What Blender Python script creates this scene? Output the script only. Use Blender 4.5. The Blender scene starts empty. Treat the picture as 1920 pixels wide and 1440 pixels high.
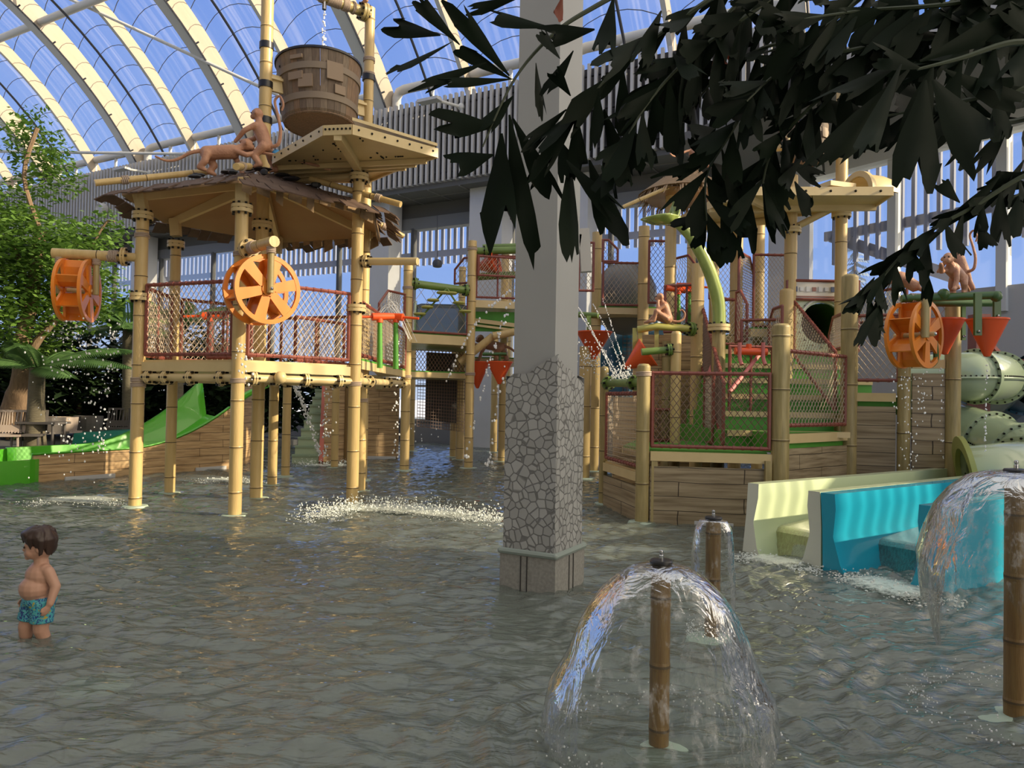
import bpy, math, random
import numpy as np
from mathutils import Vector, Matrix, noise
random.seed(7); rng=np.random.default_rng(7)
S=bpy.context.scene; COL=S.collection; PI=math.pi
# ------------------------------------------------------------------ camera
FPX=1400.; CH=1.6; TH=math.radians(1.02); RO=math.radians(1.0)
FW=Vector((0,math.cos(TH),math.sin(TH))); _u=Vector((0,-math.sin(TH),math.cos(TH))); _r=Vector((1,0,0))
RT=_r*math.cos(RO)+_u*math.sin(RO); UP=_u*math.cos(RO)-_r*math.sin(RO); CP=Vector((0,0,CH))
def ray(x,y): return FW+RT*((x-960)/FPX)+UP*((720-y)/FPX)
def P(x,y,Y): d=ray(x,y); return CP+d*(Y/d.y)          # point at a known distance in front of the viewer
def Z(x,y,z): d=ray(x,y); return CP+d*((z-CH)/d.z)     # point on a known level
def W(x,y): return Z(x,y,0)                            # point on the water
def drop(p,z=0): return Vector((p[0],p[1],z))
cam=bpy.data.cameras.new('camera'); co=bpy.data.objects.new('camera',cam); COL.objects.link(co)
cam.sensor_width=36; cam.lens=36*FPX/1920; cam.clip_start=.05; cam.clip_end=600
co.matrix_world=Matrix(((RT.x,UP.x,-FW.x,0),(RT.y,UP.y,-FW.y,0),(RT.z,UP.z,-FW.z,CH),(0,0,0,1)))
S.camera=co
S.view_settings.view_transform='Standard'; S.view_settings.look='None'; S.view_settings.gamma=1; S.view_settings.use_curve_mapping=False
S.view_settings.exposure=0.0
S.cycles.transparent_max_bounces=24
# ------------------------------------------------------------------ mesh builder
def axes(d,up=(0,0,1)):
    z=Vector(d).normalized(); u=Vector(up)
    if abs(z.dot(u))>.99: u=Vector((0,1,0)) if abs(z.y)<.9 else Vector((1,0,0))
    x=u.cross(z).normalized(); return x,z.cross(x),z
class MB:
    def __init__(s): s.v=[];s.f=[];s.m=[];s.c=0
    def mat(s,i): s.c=i; return s
    def add(s,vs,fs):
        b=len(s.v); s.v+=[tuple(q) for q in vs]
        for q in fs: s.f.append([b+i for i in q]); s.m.append(s.c)
        return s
    def box(s,c,d,rz=0,X=None):
        c=Vector(c)
        if X is None: X=(Vector((math.cos(rz),math.sin(rz),0)),Vector((-math.sin(rz),math.cos(rz),0)),Vector((0,0,1)))
        vs=[c+X[0]*(d[0]/2*a)+X[1]*(d[1]/2*b)+X[2]*(d[2]/2*e) for e in(-1,1) for b in(-1,1) for a in(-1,1)]
        return s.add(vs,[(0,2,3,1),(4,5,7,6),(0,1,5,4),(2,6,7,3),(0,4,6,2),(1,3,7,5)])
    def bar(s,p,q,w,h,up=(0,0,1)):
        p=Vector(p);q=Vector(q);x,y,z=axes(q-p,up)
        return s.box((p+q)/2,(w,h,(q-p).length),X=(x,y,z))
    def tube(s,p,q,r,r2=None,n=12,cap=True):
        return s.path([p,q],[r,r if r2 is None else r2],n,cap)
    def path(s,pts,r,n=10,cap=True):
        pts=[Vector(p) for p in pts]; k=len(pts); R=r if isinstance(r,(list,tuple)) else [r]*k
        ref=None; vs=[]
        for i,p in enumerate(pts):
            d=pts[min(i+1,k-1)]-pts[max(i-1,0)]
            if ref is None: x,y,z=axes(d)
            else:
                z=d.normalized(); x=(ref-z*ref.dot(z))
                x=x.normalized() if x.length>1e-6 else axes(d)[0]; y=z.cross(x)
            ref=x
            vs+=[p+x*(R[i]*math.cos(2*PI*j/n))+y*(R[i]*math.sin(2*PI*j/n)) for j in range(n)]
        fs=[(i*n+j,i*n+(j+1)%n,(i+1)*n+(j+1)%n,(i+1)*n+j) for i in range(k-1) for j in range(n)]
        if cap: fs+=[tuple(range(n))[::-1],tuple((k-1)*n+j for j in range(n))]
        return s.add(vs,fs)
    def lathe(s,prof,c,n=16,ax=(0,0,1),cap=True):
        c=Vector(c); x,y,z=axes(ax)
        vs=[c+z*h+x*(r*math.cos(2*PI*j/n))+y*(r*math.sin(2*PI*j/n)) for r,h in prof for j in range(n)]; k=len(prof)
        fs=[(i*n+j,i*n+(j+1)%n,(i+1)*n+(j+1)%n,(i+1)*n+j) for i in range(k-1) for j in range(n)]
        if cap: fs+=[tuple(range(n))[::-1],tuple((k-1)*n+j for j in range(n))]
        return s.add(vs,fs)
    def ball(s,c,r,n=10,X=None):
        c=Vector(c); R=(r,r,r) if isinstance(r,(int,float)) else r
        if X is None: X=(Vector((1,0,0)),Vector((0,1,0)),Vector((0,0,1)))
        k=max(4,n//2+1); vs=[]
        for i in range(k+1):
            t=PI*i/k; rr=max(math.sin(t),.02)
            vs+=[c+X[0]*(R[0]*rr*math.cos(2*PI*j/n))+X[1]*(R[1]*rr*math.sin(2*PI*j/n))-X[2]*(R[2]*math.cos(t)) for j in range(n)]
        fs=[(i*n+j,i*n+(j+1)%n,(i+1)*n+(j+1)%n,(i+1)*n+j) for i in range(k) for j in range(n)]+[tuple(range(n))[::-1],tuple(k*n+j for j in range(n))]
        return s.add(vs,fs)
    def prism(s,poly,vec):
        poly=[Vector(p) for p in poly]; n=len(poly); v=Vector(vec)
        return s.add(poly+[p+v for p in poly],[tuple(range(n))[::-1],tuple(n+i for i in range(n))]+[(i,(i+1)%n,n+(i+1)%n,n+i) for i in range(n)])
    def quad(s,*p): return s.add([Vector(q) for q in p],[tuple(range(len(p)))])
    def string(s,p,q,r):
        p=Vector(p);q=Vector(q);x,y,z=axes(q-p); o=[x*r,x*(-r/2)+y*(r*.87),x*(-r/2)-y*(r*.87)]
        return s.add([p+e for e in o]+[q+e for e in o],[(0,1,4,3),(1,2,5,4),(2,0,3,5)])
    def net(s,a,b,c,d,cell=.07,r=.006,square=False,sag=0):
        a,b,c,d=[Vector(q) for q in(a,b,c,d)]; w=(b-a).length; h=(d-a).length
        def pt(u,v): return (a*(1-u)+b*u)*(1-v)+(d*(1-u)+c*u)*v
        if square:
            for i in range(int(w/cell)+1):
                u=min(i*cell/w,1); s.string(pt(u,0),pt(u,1),r)
            for i in range(int(h/cell)+1):
                v=min(i*cell/h,1); s.string(pt(0,v),pt(1,v),r)
            return s
        asp=1.35; k=h/asp; n=int((w+k)/cell)+1    # two sets of slanted strings
        for i in range(n+1):
            x0=i*cell-k; x1=x0+k
            for flip in(0,1):
                t0=max(0,-x0/k); t1=min(1,(w-x0)/k)
                if t1-t0<.01: continue
                u0=(x0+t0*k)/w;u1=(x0+t1*k)/w
                if flip: s.string(pt(1-u0,t0),pt(1-u1,t1),r)
                else: s.string(pt(u0,t0),pt(u1,t1),r)
        return s
    def bamboo(s,p,q,r,gap=.55,n=12,off=None,m0=0,m1=1):
        p=Vector(p);q=Vector(q);L=(q-p).length; pr=[(r,0)]; t=gap*(random.uniform(.4,.9) if off is None else off); cuts=[]
        while t<L-.06: cuts.append(t); t+=gap*random.uniform(.85,1.15)
        z0=0; s.mat(m0)
        def seg(a,b,ra,rb): s.lathe([(ra,a),(rb,b)],p,n,q-p,False)
        for t in cuts:
            seg(z0,t-.02,r,r); seg(t-.02,t-.006,r,r*1.05); s.mat(m1); seg(t-.006,t+.006,r*1.03,r*1.03); s.mat(m0); seg(t+.006,t+.02,r*1.05,r); z0=t+.02
        seg(z0,L,r,r); x,y,z=axes(q-p)
        for e in(p,q): s.add([e+x*(r*math.cos(2*PI*j/n))+y*(r*math.sin(2*PI*j/n)) for j in range(n)],[tuple(range(n))])
        return s
    def flange(s,c,ax,r,m0=0,m1=1,nb=8,t=.05):
        c=Vector(c);x,y,z=axes(ax); s.mat(m0)
        s.lathe([(r,-t),(r,-.006),(r*.93,-.004),(r*.93,.004),(r,.006),(r,t)],c,16,ax); s.mat(m1)
        for j in range(nb):
            a=2*PI*j/nb; e=c+x*(r*.82*math.cos(a))+y*(r*.82*math.sin(a)); s.tube(e-z*(t+.03),e+z*(t+.03),.018,n=6)
        return s.mat(m0)
    def rope(s,c,ax,r,k=3,w=.012,m=0):
        c=Vector(c);x,y,z=axes(ax); s.mat(m); pts=[]
        for j in range(k*12+1):
            a=2*PI*j/12; pts.append(c+x*(r*math.cos(a))+y*(r*math.sin(a))+z*((j/12-k/2)*w*1.9))
        return s.path(pts,w,5)
def origin(o):
    t=Vector((0,0,0))
    while o is not None: t=t+o.location; o=o.parent
    return t
def build(name,mb,mats,parent=None,smooth=True,loc=None,ang=38):
    me=bpy.data.meshes.new(name); v=np.array(mb.v,dtype=float).reshape(-1,3)
    if parent is not None: off=Vector(origin(parent)) if loc is None else Vector((0,0,0))
    elif loc is not None: off=Vector(loc)
    else: off=Vector(((v[:,0].min()+v[:,0].max())/2,(v[:,1].min()+v[:,1].max())/2,v[:,2].min()))
    me.from_pydata((v-np.array(off)).tolist(),[],mb.f)
    mats=mats if isinstance(mats,(list,tuple)) else [mats]
    for m in mats: me.materials.append(m)
    if len(mats)>1: me.polygons.foreach_set('material_index',np.array(mb.m,dtype=np.int32))
    me.polygons.foreach_set('use_smooth',[smooth]*len(me.polygons)); me.update()
    if smooth: me.set_sharp_from_angle(angle=math.radians(ang))
    o=bpy.data.objects.new(name,me); COL.objects.link(o)
    if parent is not None: o.parent=parent
    else: o.location=off
    return o
def thing(name,label,cat,loc=(0,0,0),group=None):
    o=bpy.data.objects.new(name,None); o.empty_display_size=.1; COL.objects.link(o); o.location=loc
    o['label']=label;o['category']=cat
    if group:o['group']=group
    return o
def tag(o,label,cat,group=None,kind=None):
    o['label']=label;o['category']=cat
    if group:o['group']=group
    if kind:o['kind']=kind
    return o
def struct(name,mb,m,parent=None,smooth=False):
    o=build(name,mb,m,parent,smooth); o['kind']='structure'; return o
def copy_tree(o,parent=None):
    c=o.copy(); COL.objects.link(c); c.parent=parent
    for ch in list(o.children): copy_tree(ch,c)
    return c
# ------------------------------------------------------------------ materials
def mat(name,col,rough=.5,metal=0,spec=.5,noise_amt=0,nscale=4,stretch=(1,1,1),col2=None,bump=0,bscale=20,coat=0):
    m=bpy.data.materials.new(name); m.use_nodes=True; N=m.node_tree.nodes; L=m.node_tree.links; b=N['Principled BSDF']
    b.inputs['Base Color'].default_value=(*col,1); b.inputs['Roughness'].default_value=rough; b.inputs['Metallic'].default_value=metal
    b.inputs['Specular IOR Level'].default_value=spec; b.inputs['Coat Weight'].default_value=coat
    if noise_amt or bump:
        tc=N.new('ShaderNodeTexCoord'); mp=N.new('ShaderNodeMapping'); mp.inputs['Scale'].default_value=stretch; L.new(tc.outputs['Object'],mp.inputs[0])
    if noise_amt:
        nz=N.new('ShaderNodeTexNoise'); nz.inputs['Scale'].default_value=nscale; nz.inputs['Detail'].default_value=4; L.new(mp.outputs[0],nz.inputs['Vector'])
        cr=N.new('ShaderNodeValToRGB'); cr.color_ramp.elements[0].position=.32; cr.color_ramp.elements[1].position=.68
        c2=col2 or tuple(c*.55 for c in col); cr.color_ramp.elements[0].color=(*[a*noise_amt+b_*(1-noise_amt) for a,b_ in zip(c2,col)],1); cr.color_ramp.elements[1].color=(*col,1)
        L.new(nz.outputs[0],cr.inputs[0]); L.new(cr.outputs[0],b.inputs['Base Color'])
    if bump:
        n2=N.new('ShaderNodeTexNoise'); n2.inputs['Scale'].default_value=bscale; L.new(mp.outputs[0],n2.inputs['Vector'])
        bp=N.new('ShaderNodeBump'); bp.inputs['Strength'].default_value=bump; bp.inputs['Distance'].default_value=.02; L.new(n2.outputs[0],bp.inputs['Height']); L.new(bp.outputs[0],b.inputs['Normal'])
    return m
M={}
M['bamboo']=mat('bamboo_paint',(.62,.45,.20),.38,noise_amt=.65,nscale=3,stretch=(5,5,.8),col2=(.50,.36,.14),bump=.15,bscale=9)
M['bamboo2']=mat('bamboo_olive',(.43,.34,.15),.4,noise_amt=.8,nscale=3,stretch=(6,6,.8),col2=(.25,.2,.08),bump=.15,bscale=9)
M['bamboo3']=mat('bamboo_brown',(.24,.15,.052),.35,noise_amt=.8,nscale=4,stretch=(14,14,1),col2=(.17,.09,.03),bump=.2,bscale=14)
M['node']=mat('bamboo_node',(.10,.065,.03),.6)
M['bolt']=mat('dark_bolt',(.02,.018,.015),.4,.6)
M['tan']=mat('tan_paint',(.66,.52,.27),.4,noise_amt=.35,nscale=2.5,col2=(.45,.33,.14))
M['tanb']=mat('tan_canopy_sheet',(.36,.22,.10),.5,noise_amt=.6,nscale=2,col2=(.28,.15,.06))
M['rope']=mat('rope',(.42,.33,.26),.8)
M['net']=mat('net_cord',(.46,.37,.28),.7)
M['netw']=mat('pale_net_cord',(.62,.56,.45),.7)
M['netd']=mat('dark_net_cord',(.16,.10,.07),.7)
M['rail']=mat('red_brown_rail',(.26,.075,.055),.45,noise_amt=.4,nscale=14,col2=(.12,.03,.025))
M['orange']=mat('orange_plastic',(.80,.25,.025),.35,noise_amt=.2,nscale=3,coat=.2)
M['red']=mat('red_orange_plastic',(.80,.10,.02),.35)
M['green']=mat('green_mat',(.085,.33,.035),.5,noise_amt=.3,nscale=5)
M['greens']=mat('green_slide_shell',(.09,.46,.02),.28,coat=.3,noise_amt=.2,nscale=2)
M['teal']=mat('teal_shell',(.02,.22,.17),.35)
M['gpipe']=mat('green_pipe_paint',(.16,.25,.055),.35,noise_amt=.5,nscale=3,col2=(.07,.12,.03))
M['lime']=mat('lime_stalk_paint',(.36,.44,.12),.22,coat=.5,noise_amt=.6,nscale=2.5,stretch=(4,4,.6),col2=(.17,.25,.05))
M['dgreen']=mat('dark_green_paint',(.05,.12,.03),.35)
M['pale']=mat('pale_green_shell',(.60,.70,.46),.25,coat=.4)
M['pale2']=mat('sage_tube_shell',(.40,.48,.30),.25,coat=.5)
M['paleend']=mat('pale_cut_face',(.66,.68,.56),.5)
M['blue']=mat('blue_slide_shell',(.015,.36,.52),.25,coat=.4)
M['bluet']=mat('deep_blue_tube',(.015,.10,.17),.3,coat=.3)
M['white']=mat('white_paint',(.62,.62,.61),.5,noise_amt=.15,nscale=1.5)
M['offw']=mat('off_white_wall',(.52,.51,.48),.7,noise_amt=.12,nscale=.6)
M['steel']=mat('white_steel',(.66,.66,.62),.45)
M['cream']=mat('cream_arch_side',(.40,.345,.275),.55,noise_amt=.3,nscale=1.2,stretch=(1,1,.35),col2=(.5,.36,.2))
M['slat']=mat('grey_slat',(.52,.51,.49),.5)
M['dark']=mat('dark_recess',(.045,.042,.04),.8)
M['ceil']=mat('grey_ceiling_panel',(.14,.14,.135),.8)
M['mull']=mat('grey_mullion',(.22,.22,.21),.5)
M['base']=mat('grey_base_wall',(.17,.17,.175),.6,noise_amt=.2,nscale=1)
M['cable']=mat('dark_cable',(.05,.055,.07),.5)
M['monkey']=mat('monkey_paint',(.52,.27,.16),.5,noise_amt=.6,nscale=5,col2=(.28,.13,.08),bump=.3,bscale=40)
M['thatch']=mat('thatch',(.30,.20,.11),.9,noise_amt=.6,nscale=14)
M['shingle']=mat('dark_shingle',(.12,.075,.055),.8,noise_amt=.7,nscale=7)
M['chair']=mat('beige_plastic',(.40,.33,.28),.5)
M['chaird']=mat('grey_brown_plastic',(.11,.10,.095),.5)
M['bark']=mat('tree_bark',(.27,.18,.11),.85,noise_amt=.7,nscale=6,stretch=(3,3,1),bump=.6,bscale=12)
M['palmbark']=mat('palm_bark',(.17,.15,.10),.85,noise_amt=.6,nscale=6,stretch=(1,1,6),bump=.5,bscale=12)
M['chrome']=mat('chrome',(.6,.6,.6),.15,1)
M['black']=mat('black_rubber',(.015,.015,.018),.35)
M['pink']=mat('faded_pink_pipe',(.55,.17,.16),.5)
M['plaque']=mat('sign_face',(.62,.58,.50),.5)
M['snow']=mat('snow_ground',(.82,.84,.90),.8,noise_amt=.3,nscale=.4,col2=(.55,.5,.42))
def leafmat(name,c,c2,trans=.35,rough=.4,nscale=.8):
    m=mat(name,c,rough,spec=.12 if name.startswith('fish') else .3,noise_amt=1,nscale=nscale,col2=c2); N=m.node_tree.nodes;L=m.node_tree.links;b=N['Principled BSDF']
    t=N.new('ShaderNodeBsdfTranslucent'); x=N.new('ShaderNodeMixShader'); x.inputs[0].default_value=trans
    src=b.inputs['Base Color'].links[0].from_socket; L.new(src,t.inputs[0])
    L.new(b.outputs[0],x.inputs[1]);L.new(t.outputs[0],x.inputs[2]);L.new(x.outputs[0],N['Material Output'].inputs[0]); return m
M['ficus']=leafmat('fig_leaf',(.20,.34,.07),(.09,.19,.03),.35,.4,3)
M['palm']=leafmat('palm_leaf',(.13,.25,.08),(.06,.13,.04),.3,.4,3)
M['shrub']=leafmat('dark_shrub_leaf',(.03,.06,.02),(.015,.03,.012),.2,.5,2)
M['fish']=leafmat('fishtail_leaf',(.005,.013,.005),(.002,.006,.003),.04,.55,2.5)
M['yleaf']=leafmat('yellow_leaf',(.30,.24,.03),(.2,.12,.02),.3,.4,4)
M['rleaf']=leafmat('red_leaf',(.22,.04,.02),(.12,.03,.01),.3,.4,4)
M['conifer']=leafmat('frosted_conifer',(.30,.36,.42),(.22,.28,.36),.1,.8,3)
def planks(name,c,c2,line,rh=.15,bw=1.1):
    m=mat(name,c,.55); N=m.node_tree.nodes;L=m.node_tree.links;b=N['Principled BSDF']
    g=N.new('ShaderNodeNewGeometry'); s=N.new('ShaderNodeSeparateXYZ'); L.new(g.outputs['Position'],s.inputs[0])
    d=N.new('ShaderNodeVectorMath'); d.operation='DOT_PRODUCT'; d.inputs[1].default_value=(.8,.6,0); L.new(g.outputs['Position'],d.inputs[0])
    cb=N.new('ShaderNodeCombineXYZ'); L.new(d.outputs['Value'],cb.inputs[0]); L.new(s.outputs[2],cb.inputs[1])
    wz=N.new('ShaderNodeTexNoise'); wz.inputs['Scale'].default_value=2.5; L.new(cb.outputs[0],wz.inputs['Vector'])
    wa=N.new('ShaderNodeMixRGB'); wa.inputs[0].default_value=.04; L.new(cb.outputs[0],wa.inputs[1]); L.new(wz.outputs[1],wa.inputs[2])
    br=N.new('ShaderNodeTexBrick'); br.inputs['Scale'].default_value=1; br.inputs['Brick Width'].default_value=bw; br.inputs['Row Height'].default_value=rh; br.inputs['Mortar Size'].default_value=.005; br.inputs['Mortar Smooth'].default_value=.3; br.offset=.43
    br.inputs['Color1'].default_value=(*c,1); br.inputs['Color2'].default_value=(*[x*.86 for x in c],1); br.inputs['Mortar'].default_value=(*line,1); L.new(wa.outputs[0],br.inputs[0])
    mp=N.new('ShaderNodeMapping'); mp.inputs['Scale'].default_value=(1.3,14,1); L.new(cb.outputs[0],mp.inputs[0])
    n2=N.new('ShaderNodeTexNoise'); n2.inputs['Scale'].default_value=1.6; n2.inputs['Detail'].default_value=5; L.new(mp.outputs[0],n2.inputs['Vector'])
    cr=N.new('ShaderNodeValToRGB'); cr.color_ramp.elements[0].position=.3; cr.color_ramp.elements[1].position=.62; cr.color_ramp.elements[0].color=(*c2,1); cr.color_ramp.elements[1].color=(1,1,1,1); L.new(n2.outputs[0],cr.inputs[0])
    mx=N.new('ShaderNodeMixRGB'); mx.blend_type='MULTIPLY'; mx.inputs[0].default_value=.8; L.new(br.outputs[0],mx.inputs[1]); L.new(cr.outputs[0],mx.inputs[2]); L.new(mx.outputs[0],b.inputs['Base Color'])
    return m
M['plank']=planks('wood_planks',(.66,.45,.23),(.45,.36,.26),(.07,.04,.02))
M['plankg']=planks('weathered_planks',(.40,.32,.20),(.38,.33,.26),(.05,.035,.02),rh=.18,bw=1.3)
M['tub']=planks('dark_tub_boards',(.20,.14,.09),(.4,.36,.32),(.03,.02,.015),rh=3,bw=.12)
def glass(name,tint,frost,gl=.06,frostcol=(.9,.9,1)):
    m=bpy.data.materials.new(name); m.use_nodes=True; N=m.node_tree.nodes;L=m.node_tree.links; N.remove(N['Principled BSDF'])
    t=N.new('ShaderNodeBsdfTransparent'); t.inputs[0].default_value=(*tint,1)
    g=N.new('ShaderNodeBsdfGlossy'); g.inputs['Roughness'].default_value=.03
    d=N.new('ShaderNodeBsdfTranslucent'); d.inputs[0].default_value=(*frostcol,1)
    a=N.new('ShaderNodeMixShader'); a.inputs[0].default_value=frost; L.new(t.outputs[0],a.inputs[1]); L.new(d.outputs[0],a.inputs[2])
    b=N.new('ShaderNodeMixShader'); fr=N.new('ShaderNodeFresnel'); fr.inputs[0].default_value=1.3; ml=N.new('ShaderNodeMath'); ml.operation='MULTIPLY'; ml.inputs[1].default_value=gl*10; L.new(fr.outputs[0],ml.inputs[0]); L.new(ml.outputs[0],b.inputs[0])
    L.new(a.outputs[0],b.inputs[1]); L.new(g.outputs[0],b.inputs[2]); L.new(b.outputs[0],N['Material Output'].inputs[0]); m['a']=0; return m,a
M['pane'],_=glass('clear_pane',(.95,.97,1),.02,.04)
M['etfe'],_a=glass('roof_film',(.96,.97,1),.05,.03)
N=_a.id_data.nodes; L=_a.id_data.links       # faint milky streaks in the film
_tc=N.new('ShaderNodeTexCoord'); _sx=N.new('ShaderNodeSeparateXYZ'); _mp=N.new('ShaderNodeMapping'); _mp.inputs['Scale'].default_value=(1.3,.05,.05); L.new(_tc.outputs['UV'],_mp.inputs[0])
_n=N.new('ShaderNodeTexNoise'); _n.inputs['Scale'].default_value=4.; L.new(_mp.outputs[0],_n.inputs['Vector'])
_c=N.new('ShaderNodeValToRGB'); _c.color_ramp.elements[0].position=.5; _c.color_ramp.elements[0].color=(.03,)*3+(1,); _c.color_ramp.elements[1].position=.75; _c.color_ramp.elements[1].color=(.2,)*3+(1,); L.new(_n.outputs[0],_c.inputs[0]); L.new(_c.outputs[0],_a.inputs[0])
M['tunnel'],_=glass('smoky_clear_tunnel',(.45,.46,.45),.35,.08,(.5,.5,.5))
# ------------------------------------------------------------------ sky and sun
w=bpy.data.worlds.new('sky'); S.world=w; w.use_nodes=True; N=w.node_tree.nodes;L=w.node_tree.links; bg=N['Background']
tc=N.new('ShaderNodeTexCoord'); sp=N.new('ShaderNodeSeparateXYZ'); L.new(tc.outputs['Generated'],sp.inputs[0])
cr=N.new('ShaderNodeValToRGB'); e=cr.color_ramp.elements; e[0].position=0; e[0].color=(.62,.72,.88,1); e[1].position=1; e[1].color=(.85,.84,.80,1)
x=e.new(.12); x.color=(.30,.46,.84,1); x=e.new(.45); x.color=(.17,.32,.78,1); x=e.new(.72); x.color=(.62,.64,.66,1); L.new(sp.outputs[2],cr.inputs[0]); bg.inputs[1].default_value=1.0
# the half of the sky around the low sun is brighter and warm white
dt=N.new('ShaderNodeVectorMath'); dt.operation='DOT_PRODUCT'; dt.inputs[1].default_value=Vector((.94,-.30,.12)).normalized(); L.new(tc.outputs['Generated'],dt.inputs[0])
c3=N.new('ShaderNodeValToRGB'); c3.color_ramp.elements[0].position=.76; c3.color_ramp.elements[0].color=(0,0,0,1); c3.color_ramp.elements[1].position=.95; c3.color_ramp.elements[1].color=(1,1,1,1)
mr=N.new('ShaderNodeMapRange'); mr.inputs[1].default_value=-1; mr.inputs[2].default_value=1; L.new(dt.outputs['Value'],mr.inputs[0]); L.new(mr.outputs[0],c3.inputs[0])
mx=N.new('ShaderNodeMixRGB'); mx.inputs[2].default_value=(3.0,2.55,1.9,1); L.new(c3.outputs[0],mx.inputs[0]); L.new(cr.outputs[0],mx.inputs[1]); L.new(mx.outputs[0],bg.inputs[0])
SUN=Vector((.98,-.20,.424)).normalized()
sl=bpy.data.lights.new('sun','SUN'); so=bpy.data.objects.new('sun',sl); COL.objects.link(so); sl.energy=6.8; sl.color=(1,.83,.57); sl.angle=math.radians(.5)
so.rotation_euler=SUN.to_track_quat('Z','Y').to_euler(); so.location=(20,-5,12)
# ------------------------------------------------------------------ pool, water
def ground(name,x0,x1,y0,y1,z,m):
    return struct(name,MB().quad((x0,y0,z),(x1,y0,z),(x1,y1,z),(x0,y1,z)),m)
M['stone']=mat('flagstone_floor',(.20,.21,.185),.6)
def _stone(m):
    N=m.node_tree.nodes;L=m.node_tree.links;b=N['Principled BSDF']; g=N.new('ShaderNodeNewGeometry')
    nz=N.new('ShaderNodeTexNoise'); nz.inputs['Scale'].default_value=3; L.new(g.outputs['Position'],nz.inputs['Vector'])
    wp=N.new('ShaderNodeMixRGB'); wp.inputs[0].default_value=.12; L.new(g.outputs['Position'],wp.inputs[1]); L.new(nz.outputs[1],wp.inputs[2])
    v=N.new('ShaderNodeTexVoronoi'); v.feature='DISTANCE_TO_EDGE'; v.inputs['Scale'].default_value=3.6; L.new(wp.outputs[0],v.inputs['Vector'])
    v2=N.new('ShaderNodeTexVoronoi'); v2.inputs['Scale'].default_value=3.6; L.new(wp.outputs[0],v2.inputs['Vector'])
    cr=N.new('ShaderNodeValToRGB'); cr.color_ramp.elements[0].position=.02; cr.color_ramp.elements[0].color=(.10,.11,.09,1); cr.color_ramp.elements[1].position=.07; cr.color_ramp.elements[1].color=(1,1,1,1); L.new(v.outputs[0],cr.inputs[0])
    c2=N.new('ShaderNodeValToRGB'); c2.color_ramp.elements[0].color=(.23,.26,.235,1); c2.color_ramp.elements[1].color=(.36,.385,.35,1)
    sx=N.new('ShaderNodeSeparateXYZ'); L.new(v2.outputs['Color'],sx.inputs[0]); L.new(sx.outputs[0],c2.inputs[0])
    mx=N.new('ShaderNodeMixRGB'); mx.blend_type='MULTIPLY'; mx.inputs[0].default_value=.45; L.new(c2.outputs[0],mx.inputs[1]); L.new(cr.outputs[0],mx.inputs[2]); L.new(mx.outputs[0],b.inputs['Base Color'])
_stone(M['stone'])
ground('floor',-45,26,-6,60,-.14,M['stone'])
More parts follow.
